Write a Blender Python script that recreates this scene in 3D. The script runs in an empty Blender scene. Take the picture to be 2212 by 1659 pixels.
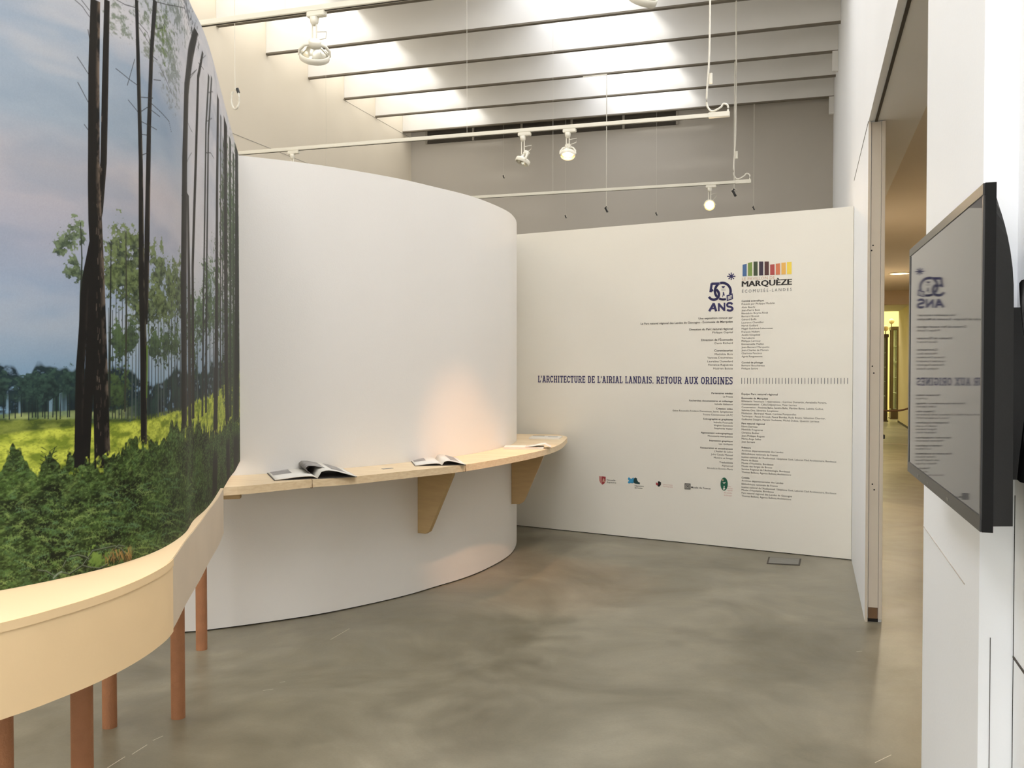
import bpy, bmesh, math, random
import numpy as np
from mathutils import Vector, Matrix

random.seed(7)
SC = bpy.context.scene
COL = SC.collection

# ------------------------------------------------------------------ camera
FPX, YAW, PIT = 2010.0, math.radians(17.72), math.radians(1.17)
CAM = Vector((0, 0, 1.5))
cd = bpy.data.cameras.new('camera'); cam = bpy.data.objects.new('camera', cd); COL.objects.link(cam)
cd.sensor_width = 36.0; cd.lens = 36.0 * FPX / 2212.0; cd.clip_start = 0.05; cd.clip_end = 200
cam.location = CAM
cam.rotation_euler = (math.radians(90) - PIT, 0, YAW)
SC.camera = cam

# ------------------------------------------------------------------ world, sun, daylight, exposure
SC.view_settings.view_transform = 'Standard'
try: SC.view_settings.look = 'None'
except Exception: pass
SC.view_settings.gamma = 1.0
SC.view_settings.use_curve_mapping = False
SC.view_settings.exposure = -0.10
SC.cycles.max_bounces = 10
SC.cycles.diffuse_bounces = 6
SC.cycles.glossy_bounces = 4
SC.cycles.sample_clamp_indirect = 6.0
w = bpy.data.worlds.new('sky'); SC.world = w; w.use_nodes = True
bg = w.node_tree.nodes['Background']
bg.inputs[0].default_value = (0.80, 0.88, 1.0, 1); bg.inputs[1].default_value = .8

def lamp(name, kind, loc, energy, color, direction=(0, 0, -1), **kw):
    d = bpy.data.lights.new(name, kind); o = bpy.data.objects.new(name, d); COL.objects.link(o)
    o.location = loc; d.energy = energy; d.color = color
    o.rotation_euler = Vector(direction).to_track_quat('-Z', 'Y').to_euler()
    for k, v in kw.items(): setattr(d, k, v)
    return o

ROOF = 5.86
XL, XR, YB, YN = -6.53, 0.318, 14.75, -9.0
STRIPS = [(-6.50, -5.3), (-3.3, -1.9), (-0.65, 0.28)]  # last strip is an added skylight to brighten the right wall
lamp('sun', 'SUN', (0, 0, 12), 2.4, (1.0, 0.97, 0.92), (0.79, 2.3, -1.0), angle=math.radians(12))
for (a, b), e, c in zip(STRIPS, (100, 120, 150), ((1, .94, .83), (.98, .98, 1), (1, .98, .97))):
    for yc, k in ((-1.0, 1.5), (5.2, .78), (11.4, .58)):
        if a > -1 and yc > 6: continue
        lamp('skylight_glow', 'AREA', ((a + b) / 2, yc, ROOF + .02), e * k, c, shape='RECTANGLE', size=(b - a) * .96, size_y=6.1)
# added fill light, from a made-up glazed entrance unseen behind the viewer
lamp('entrance_fill', 'AREA', (-3.1, YN + .1, 1.95), 220, (1.0, .98, .97), (0, 1, 0), shape='RECTANGLE', size=6.0, size_y=3.2)

# ------------------------------------------------------------------ picture point -> world point
_cy, _sy, _cp, _sp = math.cos(YAW), math.sin(YAW), math.cos(PIT), math.sin(PIT)
F_ = Vector((-_sy * _cp, _cy * _cp, -_sp)); R_ = Vector((_cy, _sy, 0)); U_ = R_.cross(F_)
def ray(px, py): return F_ + R_ * ((px - 1106) / FPX) - U_ * ((py - 829.5) / FPX)
def ah(px, py, h):
    d = ray(px, py); return CAM + d * ((h - 1.5) / d.z)
def ax(px, py, x):
    d = ray(px, py); return CAM + d * (x / d.x)
def ay(px, py, y):
    d = ray(px, py); return CAM + d * (y / d.y)

# ------------------------------------------------------------------ materials
def lin(c):
    return tuple(((v / 255) / 12.92 if v / 255 <= .04045 else (((v / 255) + .055) / 1.055) ** 2.4) for v in c)
MATS = {}
def mat(name, rgb, rough=.5, metal=0, spec=.5, noise=0, nscale=8, bump=0, bscale=60, emit=None, estr=0, stretch=None, coat=0):
    m = bpy.data.materials.new(name); m.use_nodes = True
    nt = m.node_tree; b = nt.nodes['Principled BSDF']
    c = lin(rgb)
    b.inputs['Base Color'].default_value = (*c, 1)
    b.inputs['Roughness'].default_value = rough
    b.inputs['Metallic'].default_value = metal
    b.inputs['Specular IOR Level'].default_value = spec
    b.inputs['Coat Weight'].default_value = coat
    tc = nt.nodes.new('ShaderNodeTexCoord'); mp = nt.nodes.new('ShaderNodeMapping')
    nt.links.new(tc.outputs['Object'], mp.inputs[0])
    if stretch: mp.inputs['Scale'].default_value = stretch
    if noise:
        n = nt.nodes.new('ShaderNodeTexNoise'); n.inputs['Scale'].default_value = nscale; n.inputs['Detail'].default_value = 5
        nt.links.new(mp.outputs[0], n.inputs['Vector'])
        r = nt.nodes.new('ShaderNodeValToRGB')
        r.color_ramp.elements[0].position = .3; r.color_ramp.elements[1].position = .7
        r.color_ramp.elements[0].color = (*[v * (1 - noise) for v in c], 1)
        r.color_ramp.elements[1].color = (*[min(1, v * (1 + noise * .6)) for v in c], 1)
        nt.links.new(n.outputs[0], r.inputs[0]); nt.links.new(r.outputs[0], b.inputs['Base Color'])
    if bump:
        n = nt.nodes.new('ShaderNodeTexNoise'); n.inputs['Scale'].default_value = bscale
        nt.links.new(mp.outputs[0], n.inputs['Vector'])
        bp = nt.nodes.new('ShaderNodeBump'); bp.inputs['Strength'].default_value = bump; bp.inputs['Distance'].default_value = .01
        nt.links.new(n.outputs[0], bp.inputs['Height']); nt.links.new(bp.outputs[0], b.inputs['Normal'])
    if emit:
        b.inputs['Emission Color'].default_value = (*emit, 1); b.inputs['Emission Strength'].default_value = estr
    MATS[name] = m
    return m

mat('white_paint', (232, 230, 226), .6, noise=.02, nscale=1.5, bump=.05, bscale=90)
mat('warm_lit_paint', (234, 224, 206), .6, noise=.02, nscale=1.5, bump=.05, bscale=90)  # white paint with the warm light on the left wall tinted in
mat('cool_white_paint', (242, 245, 249), .55, noise=.015, nscale=1.2, bump=.04, bscale=90)
mat('panel_white', (232, 229, 224), .55, noise=.015, nscale=1.0, bump=.04, bscale=120)
mat('text_panel_white', (232, 228, 217), .6, noise=.02, nscale=1.0, bump=.04, bscale=120)
mat('grey_back_paint', (196, 190, 180), .7, noise=.04, nscale=.8)
mat('fin_white', (236, 234, 230), .6, noise=.03, nscale=2, bump=.04)
mat('fin_edge', (120, 112, 98), .7, noise=.1, nscale=6)
mat('joint_grey', (176, 170, 160), .8, noise=.1, nscale=5)
mat('joint_dark', (70, 64, 56), .8, noise=.1, nscale=5)
mat('black_gap', (18, 16, 14), .8, noise=.1, nscale=5)
mat('corridor_beige', (216, 202, 180), .65, noise=.04, nscale=1.2)
mat('corridor_ceiling_paint', (228, 222, 210), .7, noise=.03, nscale=1.0)
mat('yellow_wall', (240, 232, 170), .6, noise=.03, nscale=1.2)
mat('ledge_cream', (226, 204, 168), .5, noise=.03, nscale=3, bump=.03)
mat('fascia_cream', (232, 204, 160), .55, noise=.04, nscale=3, bump=.03)
mat('pale_fascia', (206, 190, 168), .6, noise=.05, nscale=4, bump=.05)
mat('edge_brown', (150, 118, 84), .6, noise=.15, nscale=30)
mat('cardboard', (164, 112, 76), .6, noise=.12, nscale=14, bump=.25, bscale=160)
mat('ply_side', (186, 158, 112), .55, noise=.08, nscale=6, stretch=(1, 1, 8))
mat('white_metal', (232, 228, 214), .35, noise=.02, nscale=5)
mat('chrome_reflector', (210, 206, 190), .22, metal=.85, noise=.1, nscale=40)
mat('white_cable', (228, 224, 212), .5, noise=.03, nscale=9)
mat('dark_plastic', (38, 38, 38), .4, noise=.05, nscale=10)
mat('lamp_glow', (255, 220, 160), .4, noise=.02, emit=(1.0, .68, .34), estr=12)
mat('lamp_glow_soft', (255, 220, 160), .4, noise=.02, emit=(1.0, .62, .26), estr=4)
mat('tv_black', (10, 10, 10), .42, noise=.1, nscale=30, bump=.05, bscale=400)
mat('tv_gloss', (26, 26, 26), .34, noise=.05, nscale=10, spec=.7)
mat('tv_side', (9, 9, 9), .6, spec=.25, noise=.05, nscale=10)
mat('paper', (226, 222, 212), .6, noise=.03, nscale=20)
mat('paper_grey', (150, 146, 142), .5, noise=.35, nscale=30)
mat('paper_dark', (70, 66, 62), .5, noise=.3, nscale=24)
mat('paper_pink', (222, 180, 150), .6, noise=.1, nscale=24)
mat('vent_dark', (84, 78, 70), .8, noise=.15, nscale=6)
mat('vent_bar', (168, 160, 148), .6, noise=.05, nscale=6)
mat('steel_plate', (120, 118, 112), .45, metal=.3, noise=.1, nscale=20)
mat('jamb_paint', (206, 196, 180), .5, noise=.03, nscale=4)
mat('jamb_brown', (112, 84, 56), .6, noise=.15, nscale=14)
mat('dark_wood', (84, 66, 50), .5, noise=.2, nscale=12, stretch=(1, 1, .2))
mat('rope_brown', (96, 70, 48), .8, noise=.3, nscale=90)
mat('brass', (150, 120, 70), .35, metal=.7, noise=.05)
mat('ink_navy', (46, 42, 92), .6, noise=.05, nscale=30)
mat('ink_black', (34, 30, 28), .6, noise=.05, nscale=30)
mat('ink_text', (70, 66, 60), .7, noise=.05, nscale=30)
mat('ink_bold', (52, 48, 44), .7, noise=.05, nscale=30)
mat('ink_tan', (206, 172, 146), .7, noise=.05, nscale=30)
mat('ink_grey', (96, 100, 104), .7, noise=.05, nscale=30)
mat('ink_red', (160, 54, 60), .6, noise=.05, nscale=30)
mat('ink_rose', (196, 130, 124), .6, noise=.05, nscale=30)
mat('ink_sky', (56, 146, 190), .6, noise=.05, nscale=30)
mat('ink_teal', (30, 66, 66), .6, noise=.05, nscale=30)
mat('ink_green', (20, 92, 68), .6, noise=.05, nscale=30)
for i, c in enumerate([(72, 104, 150), (122, 146, 72), (66, 78, 54), (60, 48, 66), (84, 52, 50), (176, 76, 74), (210, 122, 84), (232, 180, 92), (240, 212, 84)]):
    mat('bar_ink_%d' % i, c, .6, noise=.03, nscale=30)
g = mat('vitrine_glass', (220, 235, 230), .08, noise=.01, spec=.5)
g.node_tree.nodes['Principled BSDF'].inputs['Transmission Weight'].default_value = .85
g.node_tree.nodes['Principled BSDF'].inputs['IOR'].default_value = 1.1

# glossy dark display glass
m = mat('screen_glass', (40, 46, 60), .03, spec=.5, coat=0)
m.node_tree.nodes['Principled BSDF'].inputs['IOR'].default_value = 1.72
m.node_tree.nodes['Principled BSDF'].inputs['Coat Roughness'].default_value = .02

# polished concrete
m = bpy.data.materials.new('polished_concrete'); m.use_nodes = True; MATS['polished_concrete'] = m
nt = m.node_tree; b = nt.nodes['Principled BSDF']
tc = nt.nodes.new('ShaderNodeTexCoord')
n1 = nt.nodes.new('ShaderNodeTexNoise'); n1.inputs['Scale'].default_value = 1.1; n1.inputs['Detail'].default_value = 8; n1.inputs['Roughness'].default_value = .62; n1.inputs['Distortion'].default_value = .6
n2 = nt.nodes.new('ShaderNodeTexNoise'); n2.inputs['Scale'].default_value = 5.5; n2.inputs['Detail'].default_value = 8
n3 = nt.nodes.new('ShaderNodeTexNoise'); n3.inputs['Scale'].default_value = 90; n3.inputs['Detail'].default_value = 3
for n in (n1, n2, n3): nt.links.new(tc.outputs['Object'], n.inputs['Vector'])
r1 = nt.nodes.new('ShaderNodeValToRGB'); r1.color_ramp.elements[0].position = .32; r1.color_ramp.elements[1].position = .68
r1.color_ramp.elements[0].color = (*lin((94, 88, 70)), 1); r1.color_ramp.elements[1].color = (*lin((136, 130, 112)), 1)
nt.links.new(n1.outputs[0], r1.inputs[0])
mx = nt.nodes.new('ShaderNodeMixRGB'); mx.blend_type = 'OVERLAY'; mx.inputs[0].default_value = .35
nt.links.new(r1.outputs[0], mx.inputs[1]); nt.links.new(n2.outputs[0], mx.inputs[2])
mx2 = nt.nodes.new('ShaderNodeMixRGB'); mx2.blend_type = 'OVERLAY'; mx2.inputs[0].default_value = .12
nt.links.new(mx.outputs[0], mx2.inputs[1]); nt.links.new(n3.outputs[0], mx2.inputs[2])
nt.links.new(mx2.outputs[0], b.inputs['Base Color'])
mr = nt.nodes.new('ShaderNodeMapRange'); mr.inputs['To Min'].default_value = .24; mr.inputs['To Max'].default_value = .46
nt.links.new(n2.outputs[0], mr.inputs['Value']); nt.links.new(mr.outputs[0], b.inputs['Roughness'])
bp = nt.nodes.new('ShaderNodeBump'); bp.inputs['Strength'].default_value = .05; bp.inputs['Distance'].default_value = .01
nt.links.new(n2.outputs[0], bp.inputs['Height']); nt.links.new(bp.outputs[0], b.inputs['Normal'])

# pale ply with long grain
m = bpy.data.materials.new('birch_ply'); m.use_nodes = True; MATS['birch_ply'] = m
nt = m.node_tree; b = nt.nodes['Principled BSDF']; b.inputs['Roughness'].default_value = .42
tc = nt.nodes.new('ShaderNodeTexCoord'); mp = nt.nodes.new('ShaderNodeMapping'); mp.inputs['Rotation'].default_value = (0, 0, -1.1); mp.inputs['Scale'].default_value = (1.2, 14, 40)
nt.links.new(tc.outputs['Object'], mp.inputs[0])
n1 = nt.nodes.new('ShaderNodeTexNoise'); n1.inputs['Scale'].default_value = 2.2; n1.inputs['Detail'].default_value = 6; n1.inputs['Distortion'].default_value = .4
nt.links.new(mp.outputs[0], n1.inputs['Vector'])
r1 = nt.nodes.new('ShaderNodeValToRGB'); r1.color_ramp.elements[0].position = .35; r1.color_ramp.elements[1].position = .65
r1.color_ramp.elements[0].color = (*lin((222, 196, 156)), 1); r1.color_ramp.elements[1].color = (*lin((234, 212, 176)), 1)
nt.links.new(n1.outputs[0], r1.inputs[0]); nt.links.new(r1.outputs[0], b.inputs['Base Color'])

# printed mural: colours come from a per-vertex attribute made below
m = bpy.data.materials.new('mural_print'); m.use_nodes = True; MATS['mural_print'] = m
nt = m.node_tree; b = nt.nodes['Principled BSDF']; b.inputs['Roughness'].default_value = .5
at = nt.nodes.new('ShaderNodeAttribute'); at.attribute_name = 'print'
nt.links.new(at.outputs['Color'], b.inputs['Base Color']); b.inputs['Roughness'].default_value = .62; b.inputs['Specular IOR Level'].default_value = .18

# ------------------------------------------------------------------ mesh helpers
def tag(o, label=None, cat=None, group=None, kind=None):
    if label: o['label'] = label
    if cat: o['category'] = cat
    if group: o['group'] = group
    if kind: o['kind'] = kind
    return o
def empty(name, loc=(0, 0, 0)):
    o = bpy.data.objects.new(name, None); COL.objects.link(o); o.location = loc; return o
def obj(name, bm, m, parent=None, smooth=False, kind=None):
    me = bpy.data.meshes.new(name)
    bmesh.ops.recalc_face_normals(bm, faces=bm.faces[:])
    bm.to_mesh(me); bm.free()
    ms = m if isinstance(m, (list, tuple)) else [m]
    for x in ms: me.materials.append(MATS[x])
    if smooth:
        for p in me.polygons: p.use_smooth = True
    o = bpy.data.objects.new(name, me); COL.objects.link(o)
    if parent:
        o.parent = parent
        L = parent.location.copy(); pp = parent.parent
        while pp: L += pp.location; pp = pp.parent
        o.location = -L          # meshes are written in world coordinates
    if kind: o['kind'] = kind
    return o
def box(bm, x0, x1, y0, y1, z0, z1, mi=0):
    v = [bm.verts.new((x, y, z)) for x in (x0, x1) for y in (y0, y1) for z in (z0, z1)]
    for f in ((0, 1, 3, 2), (4, 6, 7, 5), (0, 4, 5, 1), (2, 3, 7, 6), (0, 2, 6, 4), (1, 5, 7, 3)):
        fc = bm.faces.new([v[i] for i in f]); fc.material_index = mi
    return v
def bx(name, x0, x1, y0, y1, z0, z1, m, parent=None, kind=None, bev=0):
    bm = bmesh.new(); box(bm, x0, x1, y0, y1, z0, z1)
    if bev: bmesh.ops.bevel(bm, geom=bm.edges[:], offset=bev, segments=2, affect='EDGES')
    return obj(name, bm, m, parent, kind=kind)
def obox(bm, c, ex, ey, ez, mi=0):
    """box with centre c and half-axis vectors ex, ey, ez"""
    c = Vector(c); ex = Vector(ex); ey = Vector(ey); ez = Vector(ez)
    v = [bm.verts.new(c + ex * a + ey * b_ + ez * d) for a in (-1, 1) for b_ in (-1, 1) for d in (-1, 1)]
    for f in ((0, 1, 3, 2), (4, 6, 7, 5), (0, 4, 5, 1), (2, 3, 7, 6), (0, 2, 6, 4), (1, 5, 7, 3)):
        fc = bm.faces.new([v[i] for i in f]); fc.material_index = mi
def tube(bm, pts, r, n=8, cap=True, mi=0):
    pts = [Vector(p) for p in pts]; rs = r if isinstance(r, (list, tuple)) else [r] * len(pts)
    rings = []
    for i, p in enumerate(pts):
        a = pts[max(0, i - 1)]; c = pts[min(len(pts) - 1, i + 1)]
        t = (c - a).normalized()
        u = t.cross(Vector((0, 0, 1)))
        if u.length < 1e-3: u = t.cross(Vector((0, 1, 0)))
        u.normalize(); v = t.cross(u)
        rings.append([bm.verts.new(p + (u * math.cos(k * 2 * math.pi / n) + v * math.sin(k * 2 * math.pi / n)) * rs[i]) for k in range(n)])
    for i in range(len(rings) - 1):
        for k in range(n):
            f = bm.faces.new((rings[i][k], rings[i][(k + 1) % n], rings[i + 1][(k + 1) % n], rings[i + 1][k])); f.material_index = mi; f.smooth = True
    if cap:
        for q in (rings[0], rings[-1]):
            f = bm.faces.new([bm.verts.new(v.co) for v in q]); f.material_index = mi
def lathe(bm, prof, M, n=24, mi=0, close=False):
    """profile [(r, z)] turned about local z, placed by matrix M"""
    rings = []
    for r, z in prof:
        rings.append([bm.verts.new(M @ Vector((r * math.cos(k * 2 * math.pi / n), r * math.sin(k * 2 * math.pi / n), z))) for k in range(n)])
    for i in range(len(rings) - 1):
        for k in range(n):
            f = bm.faces.new((rings[i][k], rings[i][(k + 1) % n], rings[i + 1][(k + 1) % n], rings[i + 1][k])); f.material_index = mi; f.smooth = True
    if close:
        for q in (rings[0], rings[-1]): bm.faces.new(q).material_index = mi
def prism(bm, poly, z0, z1, mi=0):
    """plan polygon [(x, y)] between two heights"""
    a = [bm.verts.new((p[0], p[1], z0)) for p in poly]; c = [bm.verts.new((p[0], p[1], z1)) for p in poly]
    n = len(poly)
    for f in (bm.faces.new(a), bm.faces.new(c)): f.material_index = mi
    for i in range(n):
        f = bm.faces.new((a[i], a[(i + 1) % n], c[(i + 1) % n], c[i])); f.material_index = mi
def frame_dir(d, loc):
    """matrix whose -z looks along d"""
    q = Vector(d).to_track_quat('-Z', 'Y')
    return Matrix.Translation(loc) @ q.to_matrix().to_4x4()
def smooth_path(pts, step=.04):
    """Catmull-Rom through plan points"""
    P = [Vector((p[0], p[1], 0)) for p in pts]
    P = [P[0] * 2 - P[1]] + P + [P[-1] * 2 - P[-2]]
    out = []
    for i in range(1, len(P) - 2):
        n = max(2, int((P[i + 1] - P[i]).length / step))
        for k in range(n):
            t = k / n; a, b_, c, d = P[i - 1], P[i], P[i + 1], P[i + 2]
            out.append(.5 * ((2 * b_) + (c - a) * t + (2 * a - 5 * b_ + 4 * c - d) * t * t + (3 * b_ - a - 3 * c + d) * t ** 3))
    out.append(P[-2]); return [Vector((p.x, p.y)) for p in out]
def offset_path(path, d):
    """shift a plan path to its left by d"""
    out = []
    for i, p in enumerate(path):
        t = (path[min(i + 1, len(path) - 1)] - path[max(0, i - 1)]).normalized()
        out.append(p + Vector((-t.y, t.x)) * d)
    return out
def ribbon(bm, path, d, z0, z1, mi=0):
    """upright curved wall: path face plus a parallel face at offset d; z0, z1 may be functions of index"""
    q = offset_path(path, d)
    f0 = z0 if callable(z0) else (lambda i: z0); f1 = z1 if callable(z1) else (lambda i: z1)
    A = [[(p.x, p.y, f0(i)), (p.x, p.y, f1(i)), (t.x, t.y, f1(i)), (t.x, t.y, f0(i))] for i, (p, t) in enumerate(zip(path, q))]
    for k in range(4):                       # each face strip has its own vertices, so edges stay crisp
        V = [(bm.verts.new(c[k]), bm.verts.new(c[(k + 1) % 4])) for c in A]
        for i in range(len(V) - 1):
            f = bm.faces.new((V[i][0], V[i][1], V[i + 1][1], V[i + 1][0])); f.material_index = mi; f.smooth = k in (0, 2)
    for c in (A[0], A[-1]): bm.faces.new([bm.verts.new(v) for v in c])

# ================================================================== SETTING
bx('floor', XL - .2, 8.0, YN - .2, 34, -.12, 0, 'polished_concrete', kind='structure')
wl = bx('wall_left', XL - .2, XL, YN, YB, 0, 6.6, 'warm_lit_paint', kind='structure')
# fine joints of the left wall lining
bm = bmesh.new(); box(bm, XL, XL + .003, YN, YB, 4.244, 4.249); obj('joint', bm, 'joint_grey', wl)
bm = bmesh.new(); box(bm, XL, XL + .003, 12.3, YB, 5.385, 5.390); obj('joint', bm, 'joint_grey', wl)
for yy in (6.2, 8.73):
    bm = bmesh.new(); box(bm, XL, XL + .003, yy, yy + .006, 4.25, ROOF); obj('joint', bm, 'joint_grey', wl)
wb = bx('wall_back', XL - .2, XR + .3, YB, YB + .2, 0, 6.6, 'grey_back_paint', kind='structure')
bx('wall_front', XL - .2, 0.9, YN - .2, YN, 3.6, 6.6, 'white_paint', kind='structure')
bx('wall_front_left', XL - .2, -6.2, YN - .2, YN, 0, 3.6, 'white_paint', kind='structure')
bx('wall_front_right', .0, .9, YN - .2, YN, 0, 3.6, 'white_paint', kind='structure')
wn = tag(empty('added_window_1', (-3.1, YN, 0)), kind='structure')  # made-up window front, unseen, put in to go with the entrance fill
for i in range(6): bx('mullion', -6.2 + i * 1.228, -6.14 + i * 1.228, YN - .12, YN - .04, 0, 3.6, 'white_metal', wn)
bx('glass_pane', -6.2, 0, YN - .09, YN - .08, 0, 3.6, 'vitrine_glass', wn)
# right side: near wall, boxed-out jamb with the screen, opening, far wall, header above
wr = bx('wall_right', .393, .60, YN, 2.072, 0, 6.6, 'cool_white_paint', kind='structure')
bm = bmesh.new(); box(bm, .3918, .393, 2.0693, 2.0702, 0, 1.24); obj('joint', bm, 'black_gap', wr)
p0, p1 = ax(2192, 1422, .393), ax(2212, 1450, .393)
bm = bmesh.new(); box(bm, .3905, .3935, .9, 2.066, p0.z - .002, p0.z + .002); obj('joint', bm, 'joint_dark', wr)
wj = bx('wall_right_box', .33, .60, 2.072, 3.033, 0, 6.6, 'cool_white_paint', kind='structure')
jz = ax(2030, 1185, .33).z
bm = bmesh.new(); box(bm, .328, .3305, 2.25, 3.03, jz - .0008, jz + .0008); obj('joint', bm, 'joint_grey', wj)
bm = bmesh.new(); box(bm, .3505, .3518, 2.0712, 2.073, .3, .95); obj('joint', bm, 'joint_dark', wj)
wf = bx('wall_right_far', XR, .41, 5.80, YB, 0, 2.91, 'cool_white_paint', kind='structure')
wh = bx('wall_right_upper', XR, .60, 3.033, YB, 2.91, 6.6, 'cool_white_paint', kind='structure')
bm = bmesh.new(); box(bm, XR - .002, XR + .001, 5.8, 7.6, 2.908, 2.914); obj('joint', bm, 'joint_dark', wh)
# sliding track groove in the header soffit
bm = bmesh.new(); box(bm, .352, .366, 3.04, 5.82, 2.904, 2.9105); obj('soffit_groove', bm, 'joint_dark', wh)

# far jamb post: face plate, two edge strips, brown foot
jb = tag(empty('trim_1', (.36, 5.79, 0)), kind='structure')
bx('jamb_plate', .336, .388, 5.788, 5.80, .085, 2.905, 'jamb_paint', jb)
bx('jamb_strip', XR, .333, 5.780, 5.80, .0, 2.905, 'jamb_paint', jb, bev=.001)
bx('jamb_strip', .390, .410, 5.776, 5.80, .02, 2.905, 'jamb_paint', jb, bev=.001)
bx('jamb_foot', .336, .388, 5.790, 5.80, .02, .085, 'jamb_brown', jb)
bx('jamb_shadow', .334, .390, 5.795, 5.80, .0, .02, 'black_gap', jb)  # black strip stands in for the shadow below the brown foot
for py_, dx in ((530, 0), (541, -.008), (791, -.004), (806, .004), (1046, -.004), (1058, .006)):
    q = ay(1886, py_, 5.787)
    bm = bmesh.new(); M = Matrix.Translation((q.x + dx, 5.7875, q.z)) @ Matrix.Rotation(math.pi / 2, 4, 'X')
    lathe(bm, [(.0045, -.001), (.0045, .001)], M, 10, close=True); obj('screw_hole', bm, 'black_gap', jb)
q = ax(1907, 943, .41)
lt = bx('latch', .404, .420, 5.790, 5.815, q.z - .012, q.z + .012, 'black_gap', jb, bev=.002)

# ceiling: solid roof strips between the skylight slots, with deep fins below
ce = tag(empty('ceiling', (-3, 5, ROOF)), kind='structure')
edges = [XL - .2] + [v for s in STRIPS for v in s] + [.9]
bx('roof_slab', STRIPS[2][0], STRIPS[2][1], 8.2, YB + .2, ROOF, ROOF + .25, 'fin_white', ce)
for i in range(0, len(edges), 2):
    bx('roof_slab', edges[i], edges[i + 1], YN - .2, YB + .2, ROOF, ROOF + .25, 'fin_white', ce)
k = 14.40
nfin = 0
while k > YN + .3:
    bm = bmesh.new(); box(bm, XL + .002, XR - .002, k, k + .05, 5.42, ROOF - .001)
    fn = obj('fin', bm, 'fin_white', ce)
    bm = bmesh.new(); box(bm, XL + .002, XR - .002, k - .004, k + .054, 5.40, 5.42)
    obj('fin_edge', bm, 'fin_edge', fn)
    k -= 1.031; nfin += 1
# end blocks that hold the fins at the right wall
for yy in (12.36, 14.42):
    bx('fin_bracket', XR - .07, XR - .001, yy - .06, yy, 5.15, 5.40, 'fin_white', ce)

# ventilation slot on the back wall
vt = tag(empty('ventilation_grille', (-4.1, YB, 5.3)), 'long dark ventilation grille with pale dividers high on the back wall', 'grille')
bx('recess', -6.24, -2.0, YB - .012, YB + .001, 5.262, 5.62, 'vent_dark', vt)
for i in range(6):
    xx = -6.24 + i * (4.24 / 5) - .012
    bx('divider', xx, xx + .035, YB - .035, YB - .0125, 5.262, 5.62, 'vent_bar', vt)
for i in range(7):
    zz = 5.275 + i * .05
    bx('louvre', -6.24, -2.0, YB - .026, YB - .013, zz, zz + .008, 'vent_dark', vt)

# corridor and the lit room at its end
bx('wall_corridor_right', 2.22, 2.4, 1.0, 26.3, 0, 2.91, 'corridor_beige', kind='structure')
bx('wall_corridor_left', .41, .60, YB, 19.0, 0, 2.91, 'corridor_beige', kind='structure')
bx('wall_corridor_near', .60, 2.4, .9, 1.0, 0, 2.91, 'corridor_beige', kind='structure')
bx('ceiling_corridor', .60, 2.4, .9, 26.3, 2.912, 3.05, 'corridor_ceiling_paint', kind='structure')
bx('ceiling_corridor_side', .411, .60, YB, 26.3, 2.912, 3.05, 'corridor_beige', kind='structure')
hz = ay(1925, 658, 19.0).z
bx('trim_2', .41, 2.22, 19.0, 19.2, hz, 2.911, 'corridor_beige', kind='structure')
bx('trim_3', .41, 2.22, 18.95, 19.0, 0, .006, 'jamb_paint', kind='structure')
bx('baseboard_corridor', 2.212, 2.22, 19.2, 26.3, 0, .05, 'joint_dark', kind='structure')
bx('wall_lit_room', -3, 7.5, 31.5, 31.7, 0, 4.4, 'yellow_wall', kind='structure')
bx('wall_lit_room_side', -3.2, -3, 19.2, 31.7, 0, 4.4, 'yellow_wall', kind='structure')
bx('wall_lit_room_right', 7.3, 7.5, 26.3, 31.5, 0, 4.4, 'yellow_wall', kind='structure')
bx('wall_lit_room_return', 2.4, 7.5, 26.1, 26.3, 0, 4.4, 'yellow_wall', kind='structure')
bx('wall_lit_room_front', -3, .41, 19.0, 19.2, 0, 4.4, 'yellow_wall', kind='structure')
bx('wall_lit_room_lintel', .41, 2.4, 26.3, 26.4, 2.912, 4.4, 'yellow_wall', kind='structure')
bx('ceiling_lit_room', -3.2, 7.5, 19.2, 31.7, 4.4, 4.5, 'yellow_wall', kind='structure')
lamp('lit_room_lamp', 'AREA', (1.6, 28.8, 4.3), 420, (1.0, .93, .62), shape='RECTANGLE', size=5, size_y=3)
lamp('corridor_lamp', 'AREA', (1.31, 15.45, 2.88), 60, (1.0, .86, .66), shape='DISK', size=.3)
lamp('corridor_fill_near', 'AREA', (1.35, 9.5, 2.88), 34, (1.0, .74, .46), shape='DISK', size=.3)  # unseen lamp added to brighten the corridor, no fixture
lamp('corridor_fill_mid', 'AREA', (1.35, 4.2, 2.88), 6, (1.0, .78, .52), shape='DISK', size=.3)  # added weak fill inside the opening, no fixture
lamp('corridor_fill_deep', 'AREA', (1.35, 22.5, 2.8), 30, (1.0, .86, .60), shape='DISK', size=.3)  # added fill beyond the end lintel, no fixture
dl = tag(empty('downlight', (1.31, 15.45, 2.9)), 'round glowing downlight in the corridor ceiling', 'light')
bm = bmesh.new(); lathe(bm, [(.135, .012), (.165, .0), (.165, -.006), (.14, -.008), (.135, .0)], Matrix.Translation((1.31, 15.45, 2.905)), 28); obj('trim_ring', bm, 'white_metal', dl)
bm = bmesh.new(); lathe(bm, [(.135, -.002), (.0005, -.004)], Matrix.Translation((1.31, 15.45, 2.903)), 28); obj('diffuser', bm, 'lamp_glow', dl)

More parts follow.
